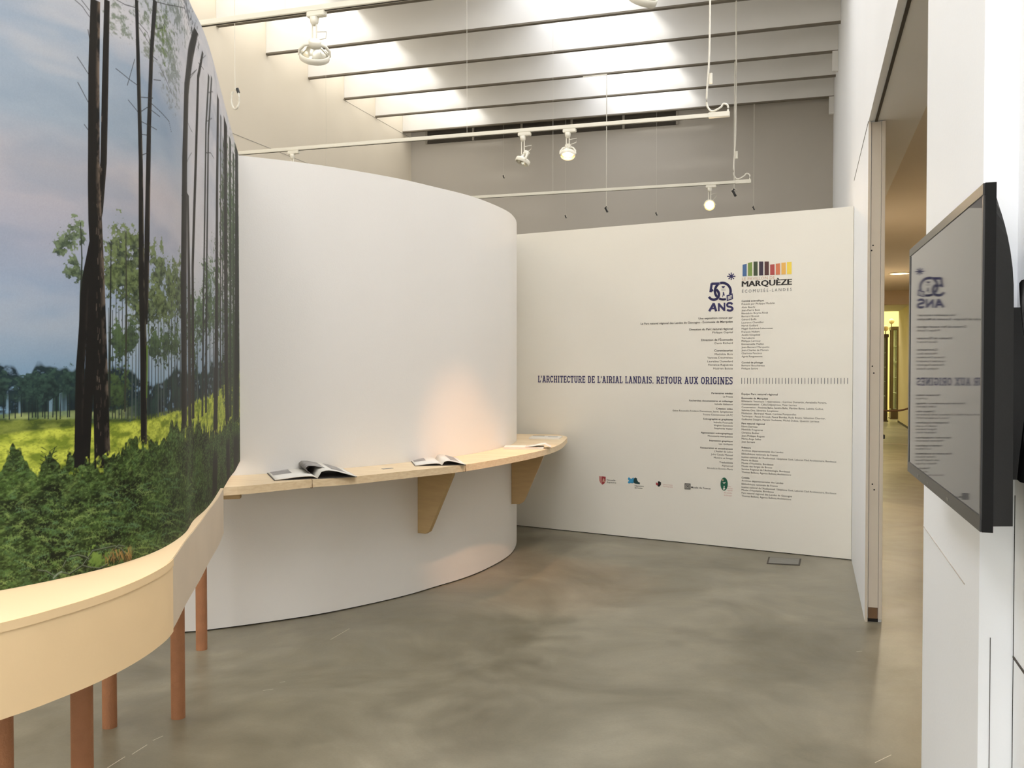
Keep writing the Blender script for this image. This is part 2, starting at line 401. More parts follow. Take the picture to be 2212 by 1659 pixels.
def vitrine(x0, x1, y0, y1, h, label, globes):
    t = tag(empty('display_cabinet', ((x0 + x1) / 2, (y0 + y1) / 2, 0)), label, 'cabinet')
    bx('plinth', x0, x1, y0, y1, .03, .28, 'dark_wood', t, bev=.01)
    bx('foot', x0 - .02, x1 + .02, y0 - .02, y1 + .02, 0, .03, 'dark_wood', t)
    bx('cornice', x0 - .02, x1 + .02, y0 - .02, y1 + .02, h - .09, h, 'dark_wood', t, bev=.008)
    for xx in (x0, x1 - .05):
        for yy in (y0, y1 - .05): bx('post', xx, xx + .05, yy, yy + .05, .28, h - .09, 'dark_wood', t)
    bx('glass_pane', x0 + .05, x1 - .05, y0 + .015, y0 + .021, .28, h - .09, 'vitrine_glass', t)
    bx('back_panel', x0 + .05, x1 - .05, y1 - .02, y1 - .01, .28, h - .09, 'paper', t)
    for i in range(1, 5):
        z = .28 + (h - .4) * i / 5
        bx('shelf', x0 + .051, x1 - .051, y0 + .04, y1 - .03, z, z + .02, 'white_metal', t)
    for gx in globes:
        bm = bmesh.new(); tube(bm, [(gx, (y0 + y1) / 2, h), (gx, (y0 + y1) / 2, h + .1)], .012, 8)
        st = obj('finial_stem', bm, 'dark_wood', t)
        bm = bmesh.new(); bmesh.ops.create_uvsphere(bm, u_segments=16, v_segments=10, radius=.075, matrix=Matrix.Translation((gx, (y0 + y1) / 2, h + .16)))
        obj('globe', bm, 'ledge_cream', st, smooth=True)
    return t
ca = ay(1924, 800, 27.9).x; cb = ay(1940, 800, 27.9).x
vitrine(ca, cb, 27.7, 28.3, 2.56, 'tall dark-framed glass display cabinet at the end of the corridor, beside the wall', [ca + .02])
ca = ay(1904, 800, 26.6).x; cb = ay(1917, 800, 26.6).x
vitrine(ca, cb, 26.5, 27.0, 2.32, 'dark-framed glass display cabinet half hidden behind the door jamb', [cb - .04])

# rope barrier hooked from wall to wall across the corridor
rb = tag(empty('rope_barrier', (1.41, 18.0, .8)), 'sagging brown rope barrier hooked across the far end of the corridor', 'barrier')
zl = ay(1929, 888, 18.0).z
bm = bmesh.new(); tube(bm, [(.60 + 1.62 * i / 24, 18.0, zl + .42 * (2 * i / 24 - 1) ** 2) for i in range(25)], .016, 8); obj('rope', bm, 'rope_brown', rb)
for xx, sg in ((.60, 1), (2.22, -1)):
    bm = bmesh.new(); tube(bm, [(xx, 18, zl + .43), (xx + sg * .02, 18, zl + .43), (xx + sg * .03, 18, zl + .45)], .012, 8); obj('hook', bm, 'brass', rb)

# ------------------------------------------------------------------ text partition
TA = Vector((-2.583, 8.253)); TB = Vector((.312, 7.578))
TD = (TB - TA).normalized(); TN = Vector((TD.y, -TD.x))       # TN points to the room
TH = 2.71
def wp(px, py):
    """picture point -> (s, h) on the text partition"""
    d = ray(px, py); n = Vector((TN.x, TN.y, 0)); P0 = Vector((TA.x, TA.y, 0))
    p = CAM + d * ((P0 - CAM).dot(n) / d.dot(n))
    return (Vector((p.x, p.y)) - TA).dot(TD), p.z
def wq(s, h, out=.0):
    p = TA + TD * s + TN * out
    return Vector((p.x, p.y, h))
tw = tag(empty('wall_text', (TA.x, TA.y, 0)), kind='structure')
bm = bmesh.new()
e0 = TA - TD * .28; e1 = TB + TD * .003
prism(bm, [e0, e1, e1 - TN * .10, e0 - TN * .10], .006, TH)
obj('panel', bm, 'text_panel_white', tw)
bm = bmesh.new(); prism(bm, [e0 - TN * .01, e1 - TN * .01, e1 - TN * .09, e0 - TN * .09], 0, .006); obj('shadow_gap', bm, 'black_gap', tw)

# curved white wall
CW = [(-3.75, 4.12), (-3.50, 4.26), (-3.319, 4.38), (-3.223, 4.453), (-3.007, 4.678), (-2.801, 4.928), (-2.62, 5.23), (-2.482, 5.52), (-2.39, 5.80), (-2.295, 6.11),
      (-2.246, 6.438), (-2.232, 6.854), (-2.274, 7.18), (-2.352, 7.49), (-2.46, 7.80), (-2.60, 8.10), (-2.68, 8.26)]
cwp = smooth_path(CW, .05)
cw = tag(empty('wall_curved', (-2.3, 6.3, 0)), kind='structure')
bm = bmesh.new(); ribbon(bm, cwp, .09, .007, 2.69); obj('panel', bm, 'panel_white', cw)
bm = bmesh.new(); ribbon(bm, offset_path(cwp, .012), .07, 0, .007); obj('shadow_gap', bm, 'black_gap', cw)

# ------------------------------------------------------------------ lettering on the text partition
def flat(name, polys, m, parent=tw, out=.0012):
    """polys: lists of (s, h) outlines on the partition"""
    bm = bmesh.new()
    for P in polys:
        v = [bm.verts.new(wq(s, h, out)) for s, h in P]
        try: bm.faces.new(v)
        except ValueError: pass
    bmesh.ops.triangulate(bm, faces=bm.faces[:])
    return obj(name, bm, m, parent)
def flat_px(name, polys, m, parent=tw, out=.0012):
    return flat(name, [[wp(x, y) for x, y in P] for P in polys], m, parent, out)

def text_mesh(body, bold, spacing=1.0):
    cu = bpy.data.curves.new('t', 'FONT'); cu.body = body; cu.size = 1.0; cu.space_character = spacing
    cu.resolution_u = 2 if not bold else 3
    if bold: cu.offset = .012 * bold
    o = bpy.data.objects.new('t', cu); COL.objects.link(o)
    dg = bpy.context.evaluated_depsgraph_get(); dg.update()
    me = bpy.data.meshes.new_from_object(o.evaluated_get(dg))
    n = len(me.vertices); co = np.empty(n * 3, dtype=np.float32); me.vertices.foreach_get('co', co); co = co.reshape(-1, 3)
    faces = [list(p.vertices) for p in me.polygons]
    bpy.data.objects.remove(o); bpy.data.curves.remove(cu); bpy.data.meshes.remove(me)
    return co, faces
def lettering(name, lines, m, size=.019, parent=tw, out=.0012):
    """lines: (text, px_left or None, px_right or None, py_left, bold); width follows the two picture columns"""
    bm = bmesh.new()
    for body, xl, xr, yl, bold in lines:
        co, faces = text_mesh(body, bold)
        sl, hl = wp(xl, yl); sr, _ = wp(xr, yl)
        x0, x1 = co[:, 0].min(), co[:, 0].max(); W = sr - sl
        k = W / (x1 - x0)
        sz = size
        vs = [bm.verts.new(wq(sl + (c[0] - x0) * k, hl + (c[1] - .33) * sz, out)) for c in co]
        for f in faces:
            try: bm.faces.new([vs[i] for i in f])
            except ValueError: pass
    return obj(name, bm, m, parent)

R = 1583
def rl(y_at_right, xl):   # text rows are level: give the height read at the right end, return the y at the left end
    s, h = wp(R, y_at_right); s2, _ = wp(xl, y_at_right)
    p = wq(s2, h); v = p - CAM
    return 829.5 - FPX * v.dot(U_) / v.dot(F_)
left_bold = [("Une exposition conçue par", 1509, 686), ("Le Parc naturel régional des Landes de Gascogne - Écomusée de Marquèze", 1384, 694.5),
  ("Direction du Parc naturel régional", 1489, 710), ("Direction de l'Écomusée", 1515, 733.5), ("Commissariat", 1543, 757)]
left_thin = [("Philippe Ospital", 1539, 717.5), ("Denis Richard", 1544, 741), ("Mathilde Bois", 1544, 765), ("Vanessa Doutreleau", 1528, 772.5),
  ("Laurelina Dumolard", 1528, 780.5), ("Florence Raguénès", 1530, 788), ("Hadrien Boiste", 1541, 796)]
lettering('credits_heading', [(t, x, R, rl(y, x), 1) for t, x, y in left_bold], 'ink_bold', .024)
lettering('credits_text', [(t, x, R, rl(y, x), 0) for t, x, y in left_thin], 'ink_text', .022)
lb2 = [("Partenaires médias", 1537, 850), ("Recherches documentaires et collectage", 1489, 867), ("Création vidéo", 1547, 883.5), ("Scénographie et graphisme", 1519, 906.5),
  ("Agencement scénographique", 1514, 937), ("Impression graphique", 1532, 953.5), ("Restauration et encadrement", 1513, 970), ("Traductions", 1554, 1000)]
lt2 = [("La Presse", 1562, 857), ("Isabelle Gabaston", 1544, 873.5), ("Gaize Rousselin-Frédéric Dematteux, bord. Symphorien", 1453, 890), ("Yvonne Coursenonne UA.PC", 1518, 897),
  ("Isabelle Fourcade", 1542, 913.5), ("Virginie Gastebois", 1542, 920), ("Stéphanie Vasler", 1543, 926.5), ("Menuiserie marquésine", 1529, 943.5), ("Les Grifques", 1553, 960),
  ("L'Atelier de Lalice", 1543, 976.5), ("Julie Catala Manuel", 1536, 983.5), ("Matière et Image", 1542, 990.5), ("Alphatrad", 1559, 1007), ("Bénédicte Bonnin-Maria", 1528, 1014)]
lettering('credits_heading', [(t, x, R, rl(y, x), 1) for t, x, y in lb2], 'ink_bold', .020)
lettering('credits_text', [(t, x, R, rl(y, x), 0) for t, x, y in lt2], 'ink_text', .020)
rb1 = [("Comité scientifique", 1650, 650.5), ("Comité de pilotage", 1648, 783)]
rt1 = [("Présidé par Philippe Madelin", 1674, 657), ("Alain Beschi", 1631, 664), ("Jean-Pierre Bost", 1642, 670.5), ("Bénédicte Boyrie-Fénié", 1659, 677), ("Bernard Brunet", 1640, 683.5),
  ("Gérard Boffa", 1634, 690.3), ("Laurence Chevallier", 1650, 697), ("Hervé Goillard", 1637, 703.6), ("Magali Guichené-Labernesse", 1669, 710), ("François Hubert", 1641, 717), ("André Klingebiel", 1642, 723.6),
  ("Yan Laborie", 1630, 730.3), ("Philippe Larrouy", 1643, 736.8), ("Emmanuelle Maillet", 1650, 743.4), ("Jean-Bernard Marquette", 1662, 750), ("Jean-Charles de Munain", 1660, 756.6),
  ("Charlotte Pancinot", 1646, 763.2), ("Agnès Ranguesenne", 1647, 770), ("Bernard Bouchereau", 1652, 789.5), ("Philippe Sartre", 1637, 796)]
rb2 = [("Équipe Parc naturel régional", 1680, 851), ("Écomusée de Marquèze", 1659, 860), ("Parc naturel régional", 1652, 914.5), ("Prêteurs", 1622, 966.5), ("Crédits", 1619, 1031.5)]
inst = "Institut national de l'Audiovisuel / Stéphane Gaté, Laborat Clad Architecture, Bordeaux"
rt2 = [("Billetterie / boutique / réservations : Corinne Dumartin, Annabelle Pereira,", 1786, 866.5), ("Communication : Célia Delpeyroux, Yann Larrieu", 1721, 873), ("Conservation : Noémie Bahu, Sandra Baha, Martine Bares, Laëtitia Guillot,", 1779, 879.5),
  ("Sabrina Ory, Séverine Soupleiou", 1681, 886), ("Médiation : Bertrand Mouit, Corinne Pomparelles", 1720, 892.5), ("Technique : Pascal Arnoult, Pascal Bordes, Rudy Bouny, Sébastien Charrier,", 1783, 899),
  ("Guillaume Desjarn, Patrick Duchesne, Michel Dubos, Quentin Larrieux", 1770, 905.5), ("Edwin Darricau", 1636, 921), ("Mathilde Frogneres", 1648, 927.5), ("Christine Bobler", 1640, 934.5),
  ("Jean-Philippe Ruguet", 1652, 941), ("Marie-Ange Salles", 1644, 947.5), ("Jean Servant", 1631, 954), ("Archives départementales des Landes", 1692, 973), ("Bibliothèque nationale de France", 1680, 980),
  (inst, 1807, 987), ("Mairie de Bazas", 1638, 993.5), ("Musée d'Aquitaine, Bordeaux", 1671, 1000), ("Musée des forges de Brocas", 1668, 1006.5), ("Service Régional de l'Archéologie, Bordeaux", 1707, 1013), ("Thomas Bellocq, Agence Bellocq Architecture", 1709, 1019.5),
  ("Archives départementales des Landes", 1692, 1038), ("Bibliothèque nationale de France", 1680, 1045), (inst, 1807, 1052), ("Musée d'Aquitaine, Bordeaux", 1672, 1058), ("Parc naturel régional des Landes de Gascogne", 1711, 1064.5), ("Thomas Bellocq, Agence Bellocq Architecture", 1709, 1071)]
for L, bold, mt in ((rb1, 1, 'ink_bold'), (rt1, 0, 'ink_text'), (rb2, 1, 'ink_bold'), (rt2, 0, 'ink_text')):
    lettering('credits_heading' if bold else 'credits_text', [(t, 1602, x, y, bold) for t, x, y in L], mt, .0205)

# slab-serif title built from strokes (unit: cap height 1)
T_ = .17
def bar(x0, y0, x1, y1, w=T_):
    d = Vector((x1 - x0, y1 - y0)); n = Vector((-d.y, d.x)).normalized() * (w / 2)
    return [(x0 + n.x, y0 + n.y), (x0 - n.x, y0 - n.y), (x1 - n.x, y1 - n.y), (x1 + n.x, y1 + n.y)]
def hb(x0, x1, y, w=.13): return [(x0, y - w / 2), (x1, y - w / 2), (x1, y + w / 2), (x0, y + w / 2)]
def vb(x, y0, y1, w=T_): return [(x - w / 2, y0), (x + w / 2, y0), (x + w / 2, y1), (x - w / 2, y1)]
def arc(cx, cy, rx, ry, a0, a1, w=T_, n=14):
    out = []
    for i in range(n):
        A = math.radians(a0 + (a1 - a0) * i / n); B = math.radians(a0 + (a1 - a0) * (i + 1) / n)
        o = lambda a, e: (cx + (rx + e) * math.cos(a), cy + (ry + e) * math.sin(a))
        out.append([o(A, -w / 2), o(A, w / 2), o(B, w / 2), o(B, -w / 2)])
    return out
LO, HI = .065, .935
GL = {
 'A': (.74, [bar(.14, 0, .37, 1), bar(.60, 0, .37, 1), hb(.22, .52, .33), hb(0, .28, LO), hb(.46, .74, LO), hb(.2, .42, HI)]),
 'R': (.72, [vb(.17, 0, 1), hb(.02, .45, HI), hb(.17, .45, .47), hb(.02, .32, LO), bar(.40, .47, .60, 0), hb(.52, .72, LO)] + arc(.43, .70, .14, .19, -90, 90)),
 'C': (.62, arc(.33, .5, .25, .42, 50, 310) + [vb(.53, .64, .95, .1), vb(.53, .08, .3, .1)]),
 'H': (.78, [vb(.19, 0, 1), vb(.59, 0, 1), hb(.19, .59, .5), hb(.04, .34, HI), hb(.04, .34, LO), hb(.44, .74, HI), hb(.44, .74, LO)]),
 'I': (.38, [vb(.19, 0, 1), hb(.04, .34, HI), hb(.04, .34, LO)]),
 'T': (.66, [vb(.33, 0, 1), hb(.02, .64, HI), vb(.065, .68, 1, .1), vb(.595, .68, 1, .1), hb(.18, .48, LO)]),
 'E': (.62, [vb(.17, 0, 1), hb(.02, .56, HI), hb(.02, .58, LO), hb(.17, .42, .5), vb(.53, .70, 1, .1), vb(.55, 0, .3, .1), vb(.42, .38, .62, .08)]),
 'U': (.74, [vb(.17, .3, 1), vb(.57, .3, 1), hb(.03, .31, HI), hb(.43, .71, HI)] + arc(.37, .3, .20, .22, 180, 360)),
 'D': (.70, [vb(.17, 0, 1), hb(.02, .38, HI), hb(.02, .38, LO)] + arc(.37, .5, .21, .435, -90, 90)),
 'L': (.58, [vb(.17, 0, 1), hb(.02, .32, HI), hb(.02, .56, LO), vb(.52, 0, .32, .1)]),
 'N': (.78, [vb(.17, 0, 1, .13), vb(.61, 0, 1, .13), bar(.17, .96, .61, .04, .19), hb(.02, .25, HI), hb(.03, .31, LO), hb(.47, .75, HI)]),
 'S': (.58, arc(.29, .72, .19, .205, 30, 270, .15) + arc(.29, .28, .19, .205, -150, 90, .15) + [vb(.50, .70, .98, .08), vb(.07, .02, .3, .08)]),
 'O': (.70, arc(.35, .5, .25, .42, 0, 360, T_, 22)),
 'G': (.70, arc(.34, .5, .25, .42, 50, 335) + [vb(.54, .64, .95, .1), vb(.56, .06, .42, .14), hb(.38, .68, .45)]),
 'X': (.74, [bar(.14, 0, .60, 1), bar(.14, 1, .60, 0), hb(0, .28, LO), hb(.46, .74, LO), hb(0, .28, HI), hb(.46, .74, HI)]),
 "'": (.22, [vb(.11, .68, 1, .14)]), '.': (.26, [vb(.13, 0, .17, .17)]), ' ': (.34, []),
}
def title(text, xl, xr, yb_l, yt_l, m):
    tot = sum(GL[c][0] + .05 for c in text) - .05
    s0, h0 = wp(xl, yb_l); _, h1 = wp(xl, yt_l); s1, _ = wp(xr, yb_l)
    kx = (s1 - s0) / tot; ky = h1 - h0; x = 0; P = []; j = 0
    for c in text:
        wd, sh = GL[c]
        for poly in sh: P.append([(s0 + (x + a) * kx, h0 + b_ * ky) for a, b_ in poly])
        x += wd + .05
    bm = bmesh.new()
    for i, poly in enumerate(P):
        bm.faces.new([bm.verts.new(wq(s, h, .0012 + .00002 * (i % 7))) for s, h in poly])
    return obj('title_lettering', bm, m, tw)
title("L'ARCHITECTURE DE L'AIRIAL LANDAIS. RETOUR AUX ORIGINES", 1162, 1583, 826, 811.5, 'ink_navy')
# row of fine ticks after the title
bm = bmesh.new()
for i in range(34):
    x = 1602 + (1831 - 1602) * (i / 33) ** 1.03
    s, h0 = wp(x, 829.3); _, h1 = wp(x, 816.5)
    for d in (0,): bm.faces.new([bm.verts.new(wq(a, b_, .0012)) for a, b_ in ((s - .0022, h0), (s + .0022, h0), (s + .0022, h1), (s - .0022, h1))])
obj('tick_row', bm, 'ink_grey', tw)

# coloured-bar logo
def cr(x, y): return (1500 + x / 9.217, 540 + y / 9.217)
bars = [(960, 1042, 295, 272, 525, 524), (1065, 1152, 262, 238, 520, 517), (1178, 1260, 232, 230, 514, 511), (1288, 1372, 230, 230, 508, 505), (1397, 1484, 230, 230, 503, 499),
        (1508, 1597, 292, 282, 498, 496), (1620, 1707, 273, 266, 494, 491), (1733, 1820, 256, 248, 489, 486), (1844, 1936, 240, 234, 484, 481)]
for i, (a, c, ta, tc_, ba, bc) in enumerate(bars):
    flat_px('logo_bar', [[cr(a, ba), cr(c, bc), cr(c, tc_), cr(a, ta)]], 'bar_ink_%d' % i)
def word(name, body, xl, xr, yb, yt, m, bold, heavy=0, spacing=1.0, skew=0):
    co, faces = text_mesh(body, bold, spacing)
    s0, h0 = wp(xl, yb); s1, _ = wp(xr, yb); _, h1 = wp(xl, yt)
    x0, x1 = co[:, 0].min(), co[:, 0].max()
    cap = .70
    bm = bmesh.new()
    for rep in range(1 + heavy):
        off = (rep - heavy / 2) * .0016
        vs = [bm.verts.new(wq(s0 + (c[0] - x0) / (x1 - x0) * (s1 - s0) + off, h0 + c[1] / cap * (h1 - h0) + skew * c[0] + (rep % 2) * .0014, .0012 + rep * .0001)) for c in co]
        for f in faces:
            try: bm.faces.new([vs[i] for i in f])
            except ValueError: pass
    return obj(name, bm, m, tw)
word('logo_lettering', 'LE PAVILLON DE', 1603, 1674, 606, 599.5, 'ink_tan', 0)
word('logo_lettering', 'MARQUÈZE', 1603, 1710, 619.5, 607.5, 'ink_black', 0, heavy=4)
word('logo_lettering', 'ÉCOMUSÉE-LANDES', 1603, 1710, 632.5, 626, 'ink_grey', 0, spacing=1.5)

# anniversary logo: 5 and 0 interlocked, star, small tag, bird and figure
def px_stroke(pts, wpx):
    out = []
    for i in range(len(pts) - 1):
        (x0, y0), (x1, y1) = pts[i], pts[i + 1]
        d = Vector((x1 - x0, y1 - y0)); L = d.length or 1; t = d / L * wpx * .12; n = Vector((-d.y, d.x)) / L * (wpx / 2)
        out.append([cr(x0 - t.x + n.x, y0 - t.y + n.y), cr(x0 - t.x - n.x, y0 - t.y - n.y), cr(x1 + t.x - n.x, y1 + t.y - n.y), cr(x1 + t.x + n.x, y1 + t.y + n.y)])
    return out
def arc_pts(cx, cy, rx, ry, a0, a1, n=18): return [(cx + rx * math.cos(math.radians(a0 + (a1 - a0) * i / n)), cy + ry * math.sin(math.radians(a0 + (a1 - a0) * i / n))) for i in range(n + 1)]
S5 = px_stroke([(500, 668), (345, 672), (322, 835)], 48) + px_stroke([(322, 815), (372, 800)], 44) + px_stroke([(440, 790)] + arc_pts(385, 885, 105, 105, -52, 150), 50)
S0 = px_stroke(arc_pts(560, 820, 162, 165, -105, 20), 50) + px_stroke(arc_pts(560, 820, 150, 165, 140, 232), 48) + px_stroke(arc_pts(575, 820, 160, 165, 72, 118), 44)
flat_px('logo_number', S5, 'ink_navy', out=.0012); flat_px('logo_number', S0, 'ink_navy', out=.0014)
tg = flat_px('logo_tag', [[cr(640, 905), cr(762, 862), cr(772, 975), cr(645, 1020)]], 'ink_navy', out=.0018)
flat_px('logo_tag_print', [[cr(665, 925), cr(745, 897), cr(745, 912), cr(665, 940)], [cr(662, 950), cr(748, 922), cr(748, 936), cr(662, 964)], [cr(665, 975), cr(745, 948), cr(745, 962), cr(665, 990)]], 'text_panel_white', out=.0022)
flat_px('logo_bird', [[cr(540, 722), cr(575, 745), cr(612, 718), cr(596, 752), cr(572, 762), cr(552, 748)], [cr(530, 778), cr(630, 776), cr(630, 780), cr(530, 783)], [cr(535, 800), cr(625, 797), cr(625, 801), cr(535, 804)]], 'ink_navy')
flat_px('logo_figure', [[cr(568, 835), cr(588, 835), cr(588, 870), cr(605, 905), cr(590, 912), cr(578, 900), cr(562, 945), cr(552, 940), cr(566, 890)]], 'ink_navy')
star = []
for a in (90, 45, 0, -45):
    c, s = math.cos(math.radians(a)), math.sin(math.radians(a)); L = 72 if a != 0 else 80
    star += px_stroke([(735 - c * L, 525 - s * L), (735 + c * L, 525 + s * L)], 20)
bmS = [[p for p in P] for P in star]
for i, P in enumerate(bmS): flat_px('logo_star_ray', [P], 'ink_navy', out=.0012 + .0002 * i)
ANS = [px_stroke([(300, 1215), (385, 1065), (432, 1215)], 46) + px_stroke([(335, 1165), (420, 1163)], 30),
       px_stroke([(487, 1215), (487, 1062)], 34) + px_stroke([(487, 1075), (598, 1200)], 44) + px_stroke([(600, 1210), (600, 1055)], 32),
       px_stroke(arc_pts(705, 1095, 52, 40, -20, -230, 12) + arc_pts(705, 1170, 55, 38, -70, 150, 12), 42)]
for L in ANS:
    bm = bmesh.new()
    for i, P in enumerate(L): bm.faces.new([bm.verts.new(wq(*wp(x, y), .0012 + .00003 * i)) for x, y in P])
    obj('logo_letter', bm, 'ink_navy', tw)

# partner logos
def c4(x, y): return (1260 + x / 6.506, 1010 + y / 6.506)
def P4(L): return [c4(x, y) for x, y in L]
flat_px('partner_shield', [P4([(222, 120), (262, 124), (266, 238), (240, 215), (225, 180)])], 'ink_rose')
flat_px('partner_shield', [P4([(262, 122), (316, 128), (314, 185), (300, 222), (268, 240), (258, 220)])], 'ink_red')
flat_px('partner_shield_figure', [P4([(280, 150), (290, 150), (284, 175), (300, 160), (296, 185), (304, 205), (292, 205), (284, 190), (276, 205), (270, 195)])], 'ink_tan', out=.0018)
lettering('partner_lettering', [('Nouvelle-', 1311, 1331, 1036.5, 1), ('Aquitaine', 1311, 1331, 1041.5, 1)], 'ink_bold', .018)
flat_px('partner_cross', [P4([(640, 135), (672, 158), (705, 140), (722, 168), (715, 205), (690, 225), (660, 212), (640, 226), (624, 205), (645, 185), (624, 160)])], 'ink_sky')
flat_px('partner_letter', [P4([(715, 150), (735, 140), (756, 152), (756, 200), (796, 208), (796, 235), (728, 226), (708, 212), (722, 190), (708, 175)])], 'ink_teal', out=.0016)
lettering('partner_lettering', [('Département', 1371, 1391, 1049, 1), ('des Landes', 1371, 1388, 1053.5, 1)], 'ink_bold', .015)
flat_px('partner_hexagon', [P4([(1048, 200), (1062, 190), (1094, 208), (1092, 245), (1066, 270), (1048, 262), (1070, 245), (1072, 222)])], 'ink_black')
flat_px('partner_chevron', [P4([(1022, 205), (1045, 222), (1060, 230), (1040, 255), (1022, 240)])], 'ink_red', out=.0016)
lettering('partner_lettering', [('Communauté de Communes', 1432, 1453, 1046.5, 0), ('Coeur Haute Lande', 1432, 1453, 1050.5, 0)], 'ink_rose', .014)
flat_px('partner_square', [P4([(1425, 222), (1508, 225), (1508, 308), (1425, 305)])], 'ink_black')
for a in (30, 20, 10):
    fr = [(1466 - a, 265 - a), (1466 + a, 265 - a), (1466 + a, 265 + a), (1466 - a, 265 + a)]
    q = [px for px in fr]
    for i in range(4):
        (x0, y0), (x1, y1) = q[i], q[(i + 1) % 4]
        d = Vector((x1 - x0, y1 - y0)).normalized() * 1.6; n = Vector((-d.y, d.x))
        flat_px('partner_square_line', [P4([(x0 + n.x, y0 + n.y), (x0 - n.x, y0 - n.y), (x1 - n.x, y1 - n.y), (x1 + n.x, y1 + n.y)])], 'text_panel_white', out=.0018)
lettering('partner_lettering', [('Musée de France', 1493, 1535, 1052.5, 1)], 'ink_black', .021)
flat_px('partner_oval', [P4([(1980 + 51 * math.cos(t * math.pi / 14), 232 + 92 * math.sin(t * math.pi / 14)) for t in range(28)])], 'ink_green')
flat_px('partner_oval_bird', [P4([(1958, 200), (1975, 212), (2005, 200), (1990, 222), (1972, 226)])], 'text_panel_white', out=.0018)
flat_px('partner_oval_disc', [P4([(1962 + 11 * math.cos(t * math.pi / 6), 176 + 10 * math.sin(t * math.pi / 6)) for t in range(12)])], 'ink_tan', out=.0018)
flat_px('partner_oval_figure', [P4([(1972, 258), (1990, 258), (1984, 280), (1998, 300), (1990, 306), (1978, 292), (1968, 312), (1962, 300), (1974, 280)])], 'text_panel_white', out=.0018)
lettering('partner_lettering', [('Parc', 1572, 1579, 1050.5, 0), ('naturel', 1571, 1582, 1055, 0), ('régional', 1571, 1582, 1059, 0), ('des Landes', 1564, 1581, 1064, 0), ('de Gascogne', 1564, 1581, 1069.5, 0)], 'ink_rose', .014)

# ------------------------------------------------------------------ curved shelf along the wall
SH = .87
front_px = [(475, 1053), (540, 1049), (674, 1036), (754, 1030.5), (874.5, 1018), (1005, 1003.5), (1109, 986), (1175.6, 971.5), (1209, 960), (1222.5, 948.6)]
fr = [ah(x, y, SH) for x, y in front_px]
ts = lambda P: (Vector((P[0], P[1])) - TA).dot(TD)
fr = [(p.x, p.y) for p in fr] + [(-2.03, 7.93), (-2.17, 8.155)]
fpath = smooth_path(fr, .05)
back = [p for p in cwp if 3.9 < p.y < 8.14 and p.x > -3.6]
back = offset_path(back, -.001)
shelf = tag(empty('curved_shelf', (-2.2, 6, SH)), 'long curved pale plywood shelf wrapping around the white curved wall', 'shelf')
poly = fpath + [Vector(p) for p in reversed(back)]
bm = bmesh.new(); prism(bm, poly, SH - .043, SH)
obj('board', bm, 'birch_ply', shelf)
def make_bracket(i, reach, bot, h=.40):
    c = cwp[i]; t = (cwp[i + 1] - cwp[i - 1]).normalized(); n = Vector((t.y, -t.x))
    zt = SH - .043
    prof = [(0.001, zt), (reach, zt), (reach * .98, zt - .03)]
    prof += [(bot + .03, zt - h + .05), (bot + .012, zt - h + .018), (bot - .02, zt - h), (0.001, zt - h)]
    bm = bmesh.new()
    A = [bm.verts.new((c.x + n.x * a - t.x * .014, c.y + n.y * a - t.y * .014, z)) for a, z in prof]
    B = [bm.verts.new((c.x + n.x * a + t.x * .014, c.y + n.y * a + t.y * .014, z)) for a, z in prof]
    bm.faces.new(A); bm.faces.new(B)
    for k_ in range(len(prof)): bm.faces.new((A[k_], A[(k_ + 1) % len(prof)], B[(k_ + 1) % len(prof)], B[k_]))
    return obj('bracket', bm, 'ply_side', shelf)
def near_i(px, lo, hi):
    d = Vector(ray(px, 1080)[:2]).normalized()
    c = [i for i in range(2, len(cwp) - 2) if lo < cwp[i].y < hi]
    return min(c, key=lambda i: abs(cwp[i].normalized().cross(d)) if False else abs(cwp[i].normalized().x * d.y - cwp[i].normalized().y * d.x))
make_bracket(near_i(911, 5, 6.2), .30, .085, .43)
make_bracket(near_i(1104, 6.4, 7.3), .27, .085, .43)
q0 = ah(476, 1068, SH - .05); bm = bmesh.new(); obox(bm, (q0.x + .04, q0.y + .02, SH - .058), (.05, .03, 0), (-.015, .03, 0), (0, 0, .014)); obj('cleat', bm, 'ply_side', shelf)

# elastic tethers over the shelf edge (each holds a magazine)
def tether(px, py, label):
    p = ah(px, py, SH); j = min(range(1, len(fpath) - 1), key=lambda i: (fpath[i] - Vector((p.x, p.y))).length)
    c = fpath[j]; t = (fpath[j + 1] - fpath[j - 1]).normalized(); n = Vector((t.y, -t.x)); i_ = -n
    P = [Vector((*(c + i_ * .10), SH + .003)), Vector((*(c + i_ * .01), SH + .003)), Vector((*(c + n * .003), SH - .002)), Vector((*(c + n * .004), SH - .025)), Vector((*(c + n * .003), SH - .046)), Vector((*(c + i_ * .02), SH - .047))]
    bm = bmesh.new(); tube(bm, P, .0018, 6)
    tag(obj('tether_cord', bm, 'edge_brown'), label, 'cord')
tether(688, 1036, 'thin cord over the shelf edge below the leftmost open magazine')
tether(1005, 1003, 'thin cord over the shelf edge right of the open newspaper')

